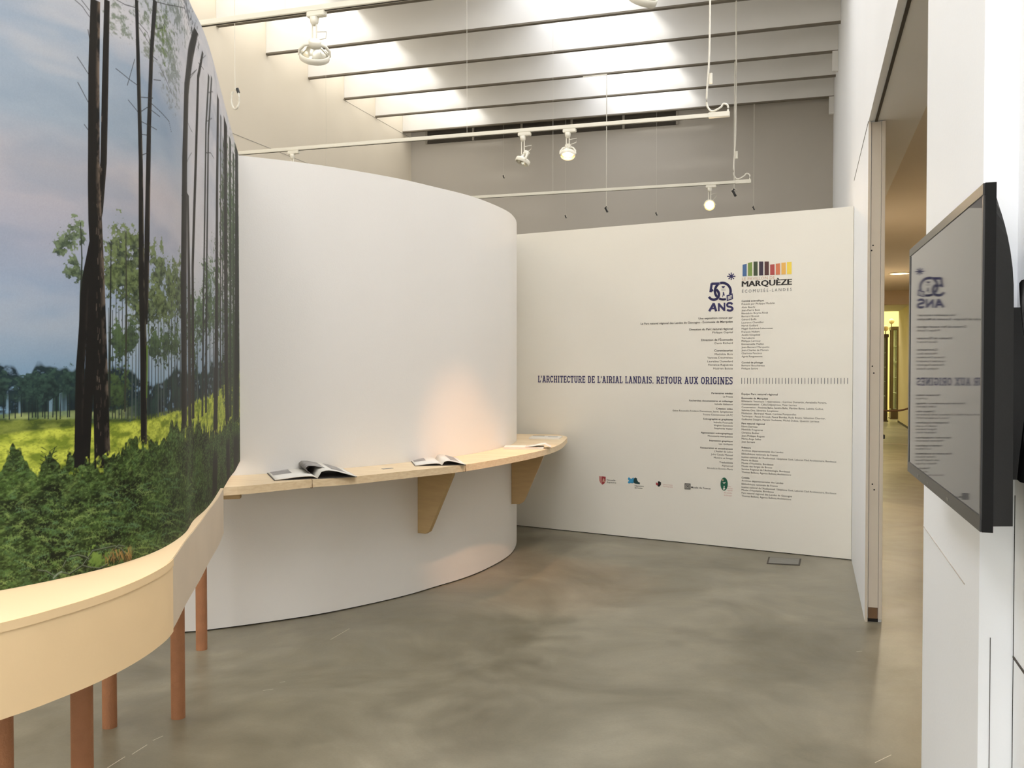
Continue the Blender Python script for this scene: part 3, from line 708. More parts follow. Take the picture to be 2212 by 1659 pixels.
# ------------------------------------------------------------------ reading matter on the shelf
def page_surface(bm, O, ru, rv, prof, depth, mi=0, thick=.002):
    """page: profile [(u, z)] along ru, extruded along rv"""
    V = []
    for u, z in prof:
        a = O + ru * u + Vector((0, 0, z)); V.append((bm.verts.new(a), bm.verts.new(a + rv * depth), bm.verts.new(a + rv * depth - Vector((0, 0, thick))), bm.verts.new(a - Vector((0, 0, thick)))))
    for i in range(len(V) - 1):
        for k_ in range(4):
            f = bm.faces.new((V[i][k_], V[i][(k_ + 1) % 4], V[i + 1][(k_ + 1) % 4], V[i + 1][k_])); f.material_index = mi; f.smooth = True
    bm.faces.new(V[0]).material_index = mi; bm.faces.new(V[-1]).material_index = mi
def arch(w, h, z0=.006, n=10, skew=.5):
    return [(w * i / n, z0 + h * math.sin(math.pi * min(1, (i / n) ** skew))) for i in range(n + 1)]
Zs = SH
def magazine(name, pn, pf, lab, wl_, wr_, hl, hr, cat='magazine', curl=True, mats=('paper', 'paper_grey', 'paper_dark')):
    """pn, pf: near and far end of the spine (picture points)"""
    a = ah(*pn, Zs); b_ = ah(*pf, Zs); rv = (b_ - a); D = rv.length; rv.normalize(); ru = rv.cross(Vector((0, 0, 1)))
    t = tag(empty(name, a), lab, cat)
    bm = bmesh.new(); obox(bm, a + rv * D / 2 + Vector((0, 0, .002)), ru * ((wl_ + wr_) / 2), rv * D / 2, (0, 0, .0018))
    o = obj('cover', bm, mats[2], t); o.location += ru * (wr_ - wl_) / 2
    bm = bmesh.new(); page_surface(bm, a, -ru, rv, arch(wl_ * .98, hl), D, thick=.004); obj('left_pages', bm, mats[0], t)
    bm = bmesh.new(); page_surface(bm, a, ru, rv, arch(wr_ * .98, hr), D, thick=.004); obj('right_pages', bm, mats[0], t)
    # printed pictures follow the page curve
    for sgn, w_, h_, f0, f1, d0, d1, mm in ((-1, wl_, hl, .45, .95, .45, .95, mats[1]), (1, wr_, hr, .35, .8, .15, .9, mats[1])):
        pr = [(u, z + .001) for u, z in arch(w_ * .98, h_, n=20) if f0 * w_ <= u <= f1 * w_]
        bm = bmesh.new()
        V = [(bm.verts.new(a + ru * sgn * u + rv * (D * d0) + Vector((0, 0, z))), bm.verts.new(a + ru * sgn * u + rv * (D * d1) + Vector((0, 0, z)))) for u, z in pr]
        for i in range(len(V) - 1): bm.faces.new((V[i][0], V[i + 1][0], V[i + 1][1], V[i][1]))
        obj('picture', bm, mm, t, smooth=True)
    if curl:
        prof = [(0, .006), (-.035, .03), (-.05, .052), (-.035, .064), (0, .062), (.05, .050), (.12, .03)]
        bm = bmesh.new(); page_surface(bm, a + rv * D * .25, ru, rv, prof, D * .72, thick=.0015); obj('curled_page', bm, mats[1], t)
    return t
magazine('open_magazine', (686, 1034.5), (662, 1017), 'thick open magazine with a curling page, leftmost on the curved shelf', .235, .22, .014, .042)
magazine('open_newspaper', (955, 1006), (940, 992), 'open printed paper with small pictures, on the shelf left of the warm light patch', .17, .15, .012, .026, 'newspaper', curl=False)
def booklet(name, c, ang, w_, d_, th, m, lab, cat, spots, curl=None):
    p = ah(*c, Zs); ru = Vector((math.cos(ang), math.sin(ang), 0)); rv = Vector((-ru.y, ru.x, 0))
    t = tag(empty(name, p), lab, cat)
    bm = bmesh.new(); obox(bm, p + Vector((0, 0, th / 2 + .0005)), ru * w_ / 2, rv * d_ / 2, (0, 0, th / 2)); obj('pages', bm, m, t)
    for (a0, a1, b0, b1, mm) in spots:
        bm = bmesh.new()
        z = th + .0012
        bm.faces.new([bm.verts.new(p + ru * (w_ * (u - .5)) + rv * (d_ * (v - .5)) + Vector((0, 0, z))) for u, v in ((a0, b0), (a1, b0), (a1, b1), (a0, b1))])
        obj('printed_block', bm, mm, t)
    if curl:
        bm = bmesh.new(); page_surface(bm, p + ru * (w_ / 2 - .02) - rv * d_ * .3 + Vector((0, 0, th)), ru, rv, [(-.12, .001), (-.05, .01), (0, .022), (.03, .024), (.05, .012), (.075, .001)], d_ * .75, thick=.0015); obj('curled_page', bm, curl, t)
    return t
booklet('booklet', (1132, 968), .25, .30, .21, .012, 'paper', 'cream booklet with a lifted page, lying on the warm lit part of the shelf', 'booklet', [(0, .85, .02, .14, 'paper_pink')], curl='paper')
booklet('leaflet', (1179, 947), .12, .26, .20, .014, 'paper', 'white leaflet with a dark strip, nearest the text wall on the shelf end', 'leaflet', [(.02, .42, .72, .98, 'paper_dark'), (.58, .9, .35, .6, 'paper_grey')])
for c, w_, lab in (((837, 1012.5), .07, 'tiny printed note lying flat between the two open papers'), ((976, 993), .06, 'tiny printed note by the wall above the open newspaper')):
    p = ah(*c, Zs); bm = bmesh.new(); d = Vector((.55, .8, 0)).normalized(); n = Vector((-d.y, d.x, 0))
    obox(bm, p + Vector((0, 0, .0012)), d * w_ / 2, n * .012, (0, 0, .0008)); tag(obj('paper_note', bm, 'paper_grey'), lab, 'note')

# ------------------------------------------------------------------ mural on its curved stand
MP = [(-2.25, 1.10), (-2.02, 1.28), (-1.86, 1.50), (-1.775, 1.68), (-1.728, 1.85), (-1.715, 2.02), (-1.745, 2.20), (-1.835, 2.42), (-1.961, 2.634), (-2.075, 2.86), (-2.235, 3.14), (-2.631, 3.80), (-2.906, 4.262), (-3.144, 4.665)]
mp_ = smooth_path(MP, .03)
MS = [0.0]
for i in range(1, len(mp_)): MS.append(MS[-1] + (mp_[i] - mp_[i - 1]).length)
MX = np.array([p.x for p in mp_]); MY = np.array([p.y for p in mp_]); MSa = np.array(MS); MANG = np.arctan2(MX, MY)
# first part of the path (out of frame) folds back as seen from the lens; keep the monotonic part for look-up
i0 = int(np.argmin(MANG[:len(MANG) // 3])) if False else 0
def at_mural(px, py):
    """picture point -> (s, h) on the mural face"""
    d = ray(px, py); a = math.atan2(d.x, d.y)
    # find segment whose bearings bracket the ray
    for i in range(1, len(mp_)):
        a0, a1 = MANG[i - 1], MANG[i]
        if (a0 - a) * (a1 - a) <= 0 and a0 != a1:
            t = (a - a0) / (a1 - a0); x = MX[i - 1] + t * (MX[i] - MX[i - 1]); y = MY[i - 1] + t * (MY[i] - MY[i - 1])
            r = math.hypot(x, y) / math.hypot(d.x, d.y)
            return MSa[i - 1] + t * (MSa[i] - MSa[i - 1]), 1.5 + d.z * r
    if a < MANG.min():
        i = 0; x, y = MX[0], MY[0]; r = math.hypot(x, y) / math.hypot(d.x, d.y); return 0.0, 1.5 + d.z * r
    x, y = MX[-1], MY[-1]; r = math.hypot(x, y) / math.hypot(d.x, d.y); return MSa[-1], 1.5 + d.z * r
MTOP = 2.70
hbp = [at_mural(x, y) for x, y in ((459, 1077), (477, 1065), (496, 1032), (508, 1017), (517.5, 998))]
HB_S = [0, hbp[0][0]] + [p[0] for p in hbp[1:]]; HB_H = [.98, .98] + [p[1] for p in hbp[1:]]
def hbot(s): return float(np.interp(s, HB_S, HB_H))
mu = tag(empty('photo_mural', (-2, 3, .98)), 'tall curved photographic mural of pine trunks and green ferns', 'mural')
bm = bmesh.new(); ribbon(bm, offset_path(mp_, .003), .014, lambda i: hbot(MS[i]), MTOP + .004)
obj('backing_board', bm, 'edge_brown', mu)
bm = bmesh.new(); e = mp_[-1]; dd = (mp_[-1] - mp_[-2]).normalized(); nn = Vector((dd.y, -dd.x))
prism(bm, [e + nn * .004, e + dd * .012 + nn * .004, e + dd * .012 - nn * .012, e - nn * .012], hbot(MS[-1]), MTOP + .004); obj('edge_strip', bm, 'edge_brown', mu)

#  print grid: finer columns where the face is seen frontally
NR = 1000
cs = []
for px in np.arange(0, 518.01, .9): cs.append(at_mural(float(px), 900)[0])
cs = sorted(set([round(c, 6) for c in cs]))
s_first = cs[0]
cs = list(np.linspace(0, s_first, 30)[:-1]) + cs + [MSa[-1]]
S1 = np.array(sorted(set(cs))); NC = len(S1)
HBs = np.interp(S1, HB_S, HB_H)
T1 = np.linspace(0, 1, NR)
H2 = HBs[None, :] + T1[:, None] * (MTOP - HBs)[None, :]
S2 = np.broadcast_to(S1[None, :], (NR, NC))

rng = np.random.RandomState(11)
TAB = rng.rand(256, 256).astype(np.float32)
def vn(x, y, seed=0):
    xi = np.floor(x).astype(np.int64); yi = np.floor(y).astype(np.int64); fx = x - xi; fy = y - yi
    fx = fx * fx * (3 - 2 * fx); fy = fy * fy * (3 - 2 * fy)
    a = (xi + seed * 37) & 255; b_ = (xi + 1 + seed * 37) & 255; c = (yi + seed * 91) & 255; d = (yi + 1 + seed * 91) & 255
    return (TAB[a, c] * (1 - fx) + TAB[b_, c] * fx) * (1 - fy) + (TAB[a, d] * (1 - fx) + TAB[b_, d] * fx) * fy
def fbm(fx, fy, seed=0, o=4, S=None, H=None):
    S = S2 if S is None else S; H = H2 if H is None else H
    out = 0; amp = .5; tot = 0
    for k_ in range(o):
        out = out + amp * vn(S * fx * 2 ** k_ + 3.1 * k_, H * fy * 2 ** k_ + 1.7 * k_, seed + k_); tot += amp; amp *= .55
    return out / tot
C = np.zeros((NR, NC, 3))
def L3(c): return np.array(lin(c))
def mixin(mask, col):
    mask = np.clip(mask, 0, 1)[..., None]
    global C
    C = C * (1 - mask) + (col if isinstance(col, np.ndarray) and col.ndim == 3 else np.broadcast_to(np.asarray(col), C.shape)) * mask
def two(a, b_, t): t = np.clip(t, 0, 1)[..., None]; return L3(a) * (1 - t) + L3(b_) * t
def line_h(pts):
    """boundary given by picture points -> height as function of s"""
    q = sorted(at_mural(x, y) for x, y in pts); return np.interp(S1, [p[0] for p in q], [p[1] for p in q])[None, :]
def ramp(x, a, b_): return np.clip((x - a) / (b_ - a), 0, 1)
# bigger horizontal scale where the picture was stretched towards the far end
SX = np.gradient(S1)[None, :]; SX = SX / SX.mean()
# sky
hh = (H2 - 1.4) / 1.3
hh2 = ramp(H2, 1.4, 2.7)
lr = ramp(S2, at_mural(150, 400)[0], at_mural(430, 400)[0])
sky_l = np.zeros_like(C)
keys = [(1.35, (112, 150, 178)), (1.55, (134, 158, 184)), (1.68, (146, 164, 188)), (1.8, (160, 166, 184)), (1.98, (176, 174, 182)), (2.1, (150, 166, 184)), (2.3, (140, 158, 180)), (2.55, (150, 158, 170)), (2.7, (150, 152, 160))]
for c_ in range(3): sky_l[..., c_] = np.interp(H2, [k_[0] for k_ in keys], [L3(k_[1])[c_] for k_ in keys])
keysr = [(1.35, (140, 166, 186)), (1.6, (168, 180, 194)), (1.9, (212, 211, 216)), (2.3, (208, 207, 214)), (2.7, (214, 212, 214))]
sky_r = np.zeros_like(C)
for c_ in range(3): sky_r[..., c_] = np.interp(H2, [k_[0] for k_ in keysr], [L3(k_[1])[c_] for k_ in keysr])
cl = fbm(1.6, 4.5, 3, 4)
lrn = np.clip(lr + (cl - .5) * 1.3, 0, 1)[..., None]
C = sky_l * (1 - lrn) + sky_r * lrn
cl2 = fbm(2.2, 7, 9, 4); mixin(ramp(cl2, .52, .8) * .5 * ramp(H2, 1.5, 1.7), L3((196, 194, 196)))
mixin(ramp(cl2, .46, .25) * .4, L3((122, 144, 168)))
# far tree line (bluish) and its lower haze
TL = line_h([(-5, 790), (30, 800), (60, 815), (80, 795), (110, 790), (150, 788), (185, 800), (230, 800), (260, 790), (300, 812), (360, 806), (400, 805), (440, 800), (478, 785), (495, 770), (518, 740)])
jag = (fbm(14, 10, 21, 4) - .5) * .16 / 1.0
base = line_h([(-5, 905), (160, 900), (230, 905), (300, 905), (350, 893), (400, 882), (430, 862), (470, 842), (518, 800)])
tl = ramp(TL + jag * .6 - H2, -.004, .006) * ramp(H2 - base, -.03, .0)
tex = fbm(30, 45, 31, 4)
mixin(tl * ramp(tex, .2, .34), two((30, 46, 56), (50, 72, 66), ramp(tex, .35, .7)))
# gaps of light between far trunks, lower third
stripes = vn(S2 * 110, H2 * 3, 5)
lowgap = ramp(H2, 1.50, 1.46) if False else ramp((TL - H2) / (TL - base + 1e-6), .45, .7)
leftm = ramp(S2, at_mural(240, 850)[0], at_mural(225, 850)[0])
mixin(tl * lowgap * leftm * ramp(stripes, .62, .8) * .7, L3((128, 158, 180)))
mixin(tl * lowgap * ramp(stripes, .35, .2) * .8, L3((24, 34, 42)))
# sunlit field
F1 = base; F2 = line_h([(-5, 1000), (60, 985), (100, 1005), (160, 1010), (225, 985), (270, 965), (300, 950), (340, 965), (380, 930), (410, 922), (440, 905), (470, 900), (500, 905), (518, 900)])
fmask = ramp(F1 + (tex - .5) * .03 - H2, 0, .006)
ft = fbm(26, 60, 41, 4)
mixin(fmask, two((120, 138, 48), (196, 206, 88), ramp(ft, .3, .62)))
dark1 = line_h([(-5, 905), (100, 905), (160, 905), (300, 905), (330, 900), (518, 800)]); dark2 = line_h([(-5, 940), (80, 930), (160, 922), (225, 915), (330, 905), (518, 800)])
band = ramp(dark1 + .01 - H2, 0, .005) * ramp(H2 - dark2, -.004, .004)
mixin(band * .85 * ramp(S2, at_mural(400, 850)[0], at_mural(330, 850)[0]), two((58, 74, 40), (112, 126, 66), ramp(ft, .35, .7)))
band2 = ramp(line_h([(-5, 893), (160, 885), (225, 890), (518, 700)]) - H2, 0, .004) * ramp(H2 - dark1, -.002, .002)
mixin(band2 * .8 * ramp(S2, at_mural(300, 850)[0], at_mural(240, 850)[0]), two((110, 130, 90), (164, 176, 120), ramp(ft, .3, .7)))
# middle trees: crowns with thin stems
def crown(cx, cy, rx, ry, dark, light, seed, dens=.5, f=34):
    s0, h0 = at_mural(cx, cy); sa, _ = at_mural(max(0, cx - rx), cy); sb, _ = at_mural(min(517, cx + rx), cy); _, hb_ = at_mural(cx, cy + ry)
    rs = max((sb - sa) / 2, 1e-3); rh = abs(h0 - hb_)
    c0, c1 = np.searchsorted(S1, [s0 - rs * 1.5, s0 + rs * 1.5]); c1 = max(c1, c0 + 1)
    r0, r1 = np.searchsorted(H2[:, min(c0, NC - 1)], [h0 - rh * 1.5, h0 + rh * 1.5])
    if c1 <= c0 or r1 <= r0: return
    Sx = S2[r0:r1, c0:c1]; Hx = H2[r0:r1, c0:c1]
    d = np.sqrt(((Sx - s0) / rs) ** 2 + ((Hx - h0) / rh) ** 2)
    fs = f * min(1.0, .06 / rs * 1.4) if rs > .084 else f
    n_ = fbm(fs * 1.1, f * 1.3, seed, 3, Sx, Hx)
    n2_ = fbm(fs * 3.2, f * 4.2, seed + 3, 3, Sx, Hx)
    m_ = ramp(.92 - d + (n_ - .5) * 2.0 * dens * 1.5 + (n2_ - .5) * 1.5, -.03, .16)
    tt = .45 * n2_ + .55 * fbm(fs * 1.8, f * 2.4, seed + 7, 4, Sx, Hx)
    col = two(dark, light, ramp(tt + (Hx - h0) / rh * .12, .35, .68))
    a = m_[..., None] * .95
    C[r0:r1, c0:c1] = C[r0:r1, c0:c1] * (1 - a) + col * a
def stem(pts, dark, light=None, shade=.4, soft=.5):
    """pts: (px, py, width_px)"""
    q = []
    for x, y, w_ in pts:
        s_, h_ = at_mural(min(517.4, x), y); a_, _ = at_mural(max(0, x - w_ / 2), y); b_, _ = at_mural(min(517.5, x + w_ / 2), y); q.append((h_, s_, (b_ - a_) / 2))
    q.sort(); hs = [v[0] for v in q]
    c = np.interp(H2, hs, [v[1] for v in q]); hw = np.interp(H2, hs, [v[2] for v in q])
    ins = (H2 >= hs[0]) & (H2 <= hs[-1])
    u = (S2 - c) / np.maximum(hw, 1e-4)
    hi = np.gradient(S1)[None, :] / np.maximum(hw, 1e-4)
    m_ = np.clip((1 - np.abs(u)) / np.maximum(hi, .02) + .5, 0, 1) * ins
    if light is None: mixin(m_, L3(dark)); return
    bark = fbm(60, 30, 51, 4) if not hasattr(stem, 'b') else stem.b; stem.b = bark
    mixin(m_, two(dark, light, ramp(u, shade, 1.0) * ramp(bark, .40, .62)))
# thin distant stems
r2 = random.Random(3)
for x in list(range(236, 396, 7)) + list(range(400, 516, 9)):
    xx = x + r2.uniform(-2, 2); y0 = r2.uniform(600, 720); y1 = 905 - max(0, (xx - 330)) * .35
    stem([(xx + r2.uniform(-2, 2), y0, 1.4), (xx, y1, 2.2)], r2.choice([(52, 62, 64), (44, 52, 52), (84, 94, 94)]))
for x in (8, 20, 33, 46, 62, 70, 77, 82, 92, 97, 104, 114, 122, 130, 146, 150):
    stem([(x + r2.uniform(-2, 2), 850, 1.5), (x, 905 + r2.uniform(-5, 6), 2.6)], (36, 46, 48))
# far left dark clumps
for cx, cy, rx, ry in ((8, 835, 22, 38), (50, 840, 26, 28), (85, 830, 30, 34), (112, 828, 26, 38), (147, 820, 14, 30)):
    crown(cx, cy, rx, ry, (30, 44, 46), (58, 84, 76), int(cx), .5)
# second-tier and tall green trees
for cx, cy, rx, ry, sd in ((252, 745, 20, 42, 2), (283, 730, 16, 40, 3), (335, 745, 16, 34, 4), (360, 745, 12, 44, 5), (380, 742, 12, 36, 6), (418, 760, 8, 50, 7), (258, 840, 26, 40, 8)):
    crown(cx, cy, rx, ry, (44, 58, 44), (78, 100, 62), sd, .5)
for cx, cy, rx, ry, sd in ((262, 540, 30, 58, 12), (268, 600, 40, 60, 13), (240, 600, 22, 50, 14), (296, 545, 18, 46, 15), (300, 640, 26, 60, 16), (342, 590, 17, 62, 17), (336, 660, 26, 46, 18), (370, 610, 16, 50, 19), (388, 620, 16, 62, 20), (360, 670, 26, 34, 21)):
    crown(cx, cy, rx, ry, (42, 56, 38), (112, 128, 86), sd, .55)
for cx, cy, rx, ry, sd in ((160, 500, 20, 26, 31), (140, 525, 22, 16, 32), (158, 560, 24, 20, 33), (128, 543, 22, 9, 34), (172, 590, 16, 20, 35), (150, 585, 16, 12, 36)):
    crown(cx, cy, rx, ry, (54, 70, 52), (116, 134, 100), sd, .6, 40)
stem([(174, 480, 2), (177, 560, 3), (174, 640, 4), (172, 760, 5)], (50, 58, 50))
stem([(240, 520, 2), (238, 700, 4), (236, 880, 5)], (44, 50, 44))
stem([(272, 500, 2), (273, 700, 4), (270, 890, 4)], (58, 62, 52))
for cx, cy, rx, ry, sd in ((410, 700, 12, 80, 41), (432, 690, 12, 60, 42), (452, 660, 12, 90, 43), (470, 640, 9, 100, 44), (485, 500, 8, 160, 45), (500, 520, 9, 190, 46), (512, 560, 10, 220, 47), (492, 760, 12, 120, 48), (508, 800, 12, 150, 49)):
    crown(cx, cy, rx, ry, (44, 60, 44), (96, 122, 78), sd, .5)
# wispy needles high up
def wisp(cx, cy, rx, ry, col, seed, amt):
    s0, h0 = at_mural(cx, cy); sa, _ = at_mural(cx - rx, cy); sb, _ = at_mural(min(517, cx + rx), cy); _, hb_ = at_mural(cx, cy + ry)
    d = np.sqrt(((S2 - s0) / ((sb - sa) / 2)) ** 2 + ((H2 - h0) / abs(h0 - hb_)) ** 2)
    n_ = fbm(60, 90, seed, 5)
    mixin(ramp(n_ - .30 - .24 * d, 0, .2) * (d < 1.3) * amt, L3(col))
for a_ in ((262, 45, 30, 40, (110, 124, 112), 61, .9), (352, 70, 34, 70, (112, 124, 104), 62, .9), (357, 85, 18, 45, (104, 124, 70), 63, 1), (372, 150, 20, 80, (128, 136, 130), 64, .8), (384, 30, 26, 40, (104, 116, 104), 65, .8), (322, 110, 20, 22, (118, 128, 112), 66, .8), (404, 20, 20, 30, (70, 74, 76), 67, .9), (418, 78, 9, 18, (56, 60, 58), 68, 1)):
    wisp(*a_)
# ferns
fern_top = line_h([(-5, 1005), (20, 990), (28, 960), (40, 1000), (80, 1020), (98, 985), (112, 980), (130, 1010), (165, 990), (210, 985), (235, 980), (270, 960), (300, 935), (320, 955), (345, 960), (365, 935), (385, 905), (400, 920), (430, 915), (455, 935), (475, 925), (500, 900), (518, 900)])
ja = (fbm(34, 22, 71, 4) - .5) * .14
fm = ramp(fern_top + ja - H2, 0, .01)
fa = fbm(10, 16, 81, 4); fb_ = fbm(38, 75, 83, 4)
rot = S2 * .8 + H2 * .9; rot2 = -S2 * .7 + H2
fr1 = fbm(1, 1, 85, 3, rot * 26, rot2 * 90); fr2 = fbm(1, 1, 87, 3, rot * 95, rot2 * 28)
fern = two((30, 36, 20), (72, 96, 46), ramp(fa * .55 + fb_ * .45, .34, .64))
mixin(fm, fern)
mixin(fm * ramp(fr1, .60, .80) * .65 * ramp(fa, .3, .55), L3((126, 148, 84)))
mixin(fm * ramp(fr2, .60, .80) * .5 * ramp(fa, .35, .6), L3((104, 136, 88)))
mixin(fm * ramp(fbm(12, 18, 93, 3), .44, .28) * .75, L3((24, 24, 16)))
grad = ramp(H2, .98 + .25, .98)
mixin(fm * grad * .35, L3((22, 34, 20)))
det = fbm(150, 260, 95, 3); det2 = fbm(80, 130, 97, 3)
mixin(fm * ramp(det, .56, .72) * .55, L3((118, 142, 82))); mixin(fm * ramp(det, .44, .28) * .6, L3((20, 24, 14)))
mixin(fm * ramp(det2, .58, .74) * .4, L3((96, 124, 74))); mixin(fm * ramp(det2, .42, .26) * .5, L3((26, 32, 18)))
mixin((1 - fm) * fmask * ramp(det, .48, .3) * .45, L3((108, 124, 48)))
fern_paint = C.copy()
# fern fronds and twigs drawn as thin strokes
def seg(x0, y0, x1, y1, wpx, col, a=1.0):
    p = at_mural(x0, y0); q = at_mural(x1, y1)
    zpx = (at_mural(x0, y0)[1] - at_mural(x0, y0 + 4)[1]) / 4; w_ = wpx * zpx / 2
    sl, sh = min(p[0], q[0]) - w_ * 2 - .004, max(p[0], q[0]) + w_ * 2 + .004; c0, c1 = np.searchsorted(S1, [sl, sh]); c1 = max(c1, c0 + 2)
    c0 = min(c0, NC - 2); hl, hh_ = min(p[1], q[1]) - w_ * 2, max(p[1], q[1]) + w_ * 2
    r0, r1 = np.searchsorted(H2[:, c0], [hl, hh_]); r0 = max(0, r0 - 1); r1 = min(NR, r1 + 1)
    if r1 <= r0: return
    Sx = S2[r0:r1, c0:c1]; Hx = H2[r0:r1, c0:c1]
    dx, dy = q[0] - p[0], q[1] - p[1]; L = dx * dx + dy * dy + 1e-9
    t = np.clip(((Sx - p[0]) * dx + (Hx - p[1]) * dy) / L, 0, 1)
    d = np.hypot(Sx - p[0] - t * dx, Hx - p[1] - t * dy)
    m_ = (np.clip((w_ - d) / .0014 + .6, 0, 1) * a)[..., None]
    C[r0:r1, c0:c1] = C[r0:r1, c0:c1] * (1 - m_) + L3(col) * m_
for i in range(420):
    x = r2.uniform(2, 430); yb = 1270 - max(0, x - 90) * .33; y = r2.uniform(1020, yb)
    L_ = r2.uniform(10, 34); a_ = r2.uniform(-.5, .9) if r2.random() < .5 else math.pi - r2.uniform(-.5, .9)
    sc_ = 1 if x < 380 else .4
    col = r2.choice([(120, 144, 82), (88, 118, 62), (136, 158, 96), (74, 104, 66), (34, 40, 22), (98, 130, 92)])
    x0, y0 = x, y; cv = r2.uniform(.01, .06)
    for k_ in range(4):
        x1 = x0 + math.cos(a_) * L_ / 4 * sc_; y1 = y0 - math.sin(a_) * L_ / 4; seg(x0, y0, x1, y1, 1.5, col, .6)
        for sg in (-1, 1):
            seg(x1, y1, x1 + math.cos(a_ + sg * 1.1) * 4 * sc_, y1 - math.sin(a_ + sg * 1.1) * 4, 1.3, col, .5)
        x0, y0 = x1, y1; a_ -= cv * 4 * (1 if math.cos(a_) > 0 else -1)
def pl(P, w_, col, a=1):
    for (x0, y0), (x1, y1) in zip(P, P[1:]): seg(x0, y0, x1, y1, w_, col, a)
pl([(98, 985), (104, 1010), (112, 1050), (118, 1090)], 3, (48, 62, 36)); pl([(118, 968), (106, 1000), (92, 1030)], 2.5, (54, 70, 38)); pl([(28, 975), (30, 1010), (24, 1050)], 4, (42, 56, 34))
for k_ in range(9):
    yy = 975 + k_ * 9
    pl([(104 - k_ * .4, yy), (90 - k_, yy - 9)], 1.6, (58, 74, 40)); pl([(106, yy), (122 + k_ * .6, yy - 10)], 1.6, (50, 66, 36)); pl([(29, yy + 8), (20 - k_ * .5, yy + 2)], 1.6, (50, 64, 38)); pl([(29, yy + 8), (40 + k_ * .5, yy)], 1.6, (50, 64, 38))
# lit patch, dry tuft and fallen branches at the lower edge
crown(208, 1208, 20, 22, (84, 112, 50), (120, 148, 74), 77, .5)
for i in range(46):
    x = r2.uniform(228, 284); y = 1218 - (x - 240) * .25 + r2.uniform(-14, 6)
    seg(x, y, x + r2.uniform(-9, 9), y - r2.uniform(8, 22), 1.3, r2.choice([(150, 118, 74), (120, 88, 56), (176, 144, 92)]), .8)
BR = [[(118, 1248), (130, 1236), (150, 1240), (178, 1222), (200, 1190), (228, 1184), (248, 1180), (262, 1186), (270, 1196)], [(178, 1222), (196, 1226), (215, 1228), (232, 1219)], [(150, 1203), (168, 1199), (184, 1203), (192, 1208)],
      [(82, 1232), (100, 1234), (118, 1245)], [(248, 1186), (256, 1178), (270, 1181)], [(136, 1225), (142, 1212)]]
for P in BR: pl(P, 3.2, (40, 46, 36)); pl([(x, y - 1) for x, y in P], 1.3, (122, 134, 116), .9)
pl([(116, 1248), (124, 1240), (133, 1235)], 4, (126, 140, 124))
# big trunks, far to near
K = (26, 25, 24); K2 = (40, 38, 34); LB = (112, 104, 94)
stem([(451, 162, 3), (445, 270, 3), (440, 617, 3.4), (437, 900, 4)], (48, 52, 50))
stem([(457, 166, 2.4), (450, 290, 3), (446, 617, 3.6), (445, 892, 4.5)], (36, 40, 38))
stem([(438, 112, 3), (428, 166, 4.5), (423, 347, 5), (416, 580, 5), (417, 905, 6)], K2)
stem([(424, 66, 8), (411, 116, 10), (403, 193, 9), (400, 347, 10), (398, 617, 12), (399, 925, 11)], K, (74, 70, 64), .2)
stem([(406, 420, 4), (408, 617, 6), (410, 925, 7)], K2)
stem([(471, 208, 4), (469, 400, 5), (468, 617, 6), (467, 800, 8), (464, 1068, 11)], K)
stem([(477, 250, 2), (476, 840, 3)], K2); stem([(482, 300, 2), (481, 640, 2.5), (482, 860, 3)], (50, 60, 50))
stem([(487, 262, 7), (488, 617, 8), (489, 800, 9), (494, 1036, 8)], K, (80, 80, 70), .1)
stem([(497, 300, 4), (498, 900, 5)], (48, 56, 44)); stem([(504, 330, 3), (505, 960, 5)], (60, 70, 52))
stem([(511, 318, 6), (512, 617, 9), (511, 1010, 12)], (34, 36, 30), (70, 78, 58), .1)
stem([(335, 0, 9), (327, 116, 8), (322, 270, 9), (318, 500, 11), (316, 640, 10), (314, 700, 10)], K, (88, 80, 70), .3)
stem([(295, 0, 7), (299, 154, 8), (304, 347, 9), (306, 617, 13), (309, 700, 14), (311, 780, 15), (311, 960, 13)], K, (96, 92, 78), .35)
stem([(318, 745, 4), (318, 800, 3), (317, 860, 2)], (96, 122, 54))
stem([(231, 0, 12), (227, 190, 14), (224, 350, 14), (215, 455, 15), (200, 530, 17), (187, 600, 19), (183, 640, 18), (180, 700, 18), (173, 800, 19), (170, 1010, 20)], K, (52, 48, 44), .3)
stem([(208, 480, 14), (202, 620, 20), (196, 760, 22), (189, 900, 19), (186, 1006, 16)], K)
stem([(206, 0, 21), (203, 150, 24), (203, 400, 26), (206, 480, 30), (210, 560, 29), (212, 640, 31), (217, 800, 32), (222, 1010, 35)], K, (108, 98, 88), .25)
ja2 = (fbm(60, 34, 75, 4) - .5) * .12
over = ramp(fern_top - .012 + ja2 - H2, 0, .012)
mixin(over * ramp(H2 - fern_top, -.12, -.07), fern_paint)
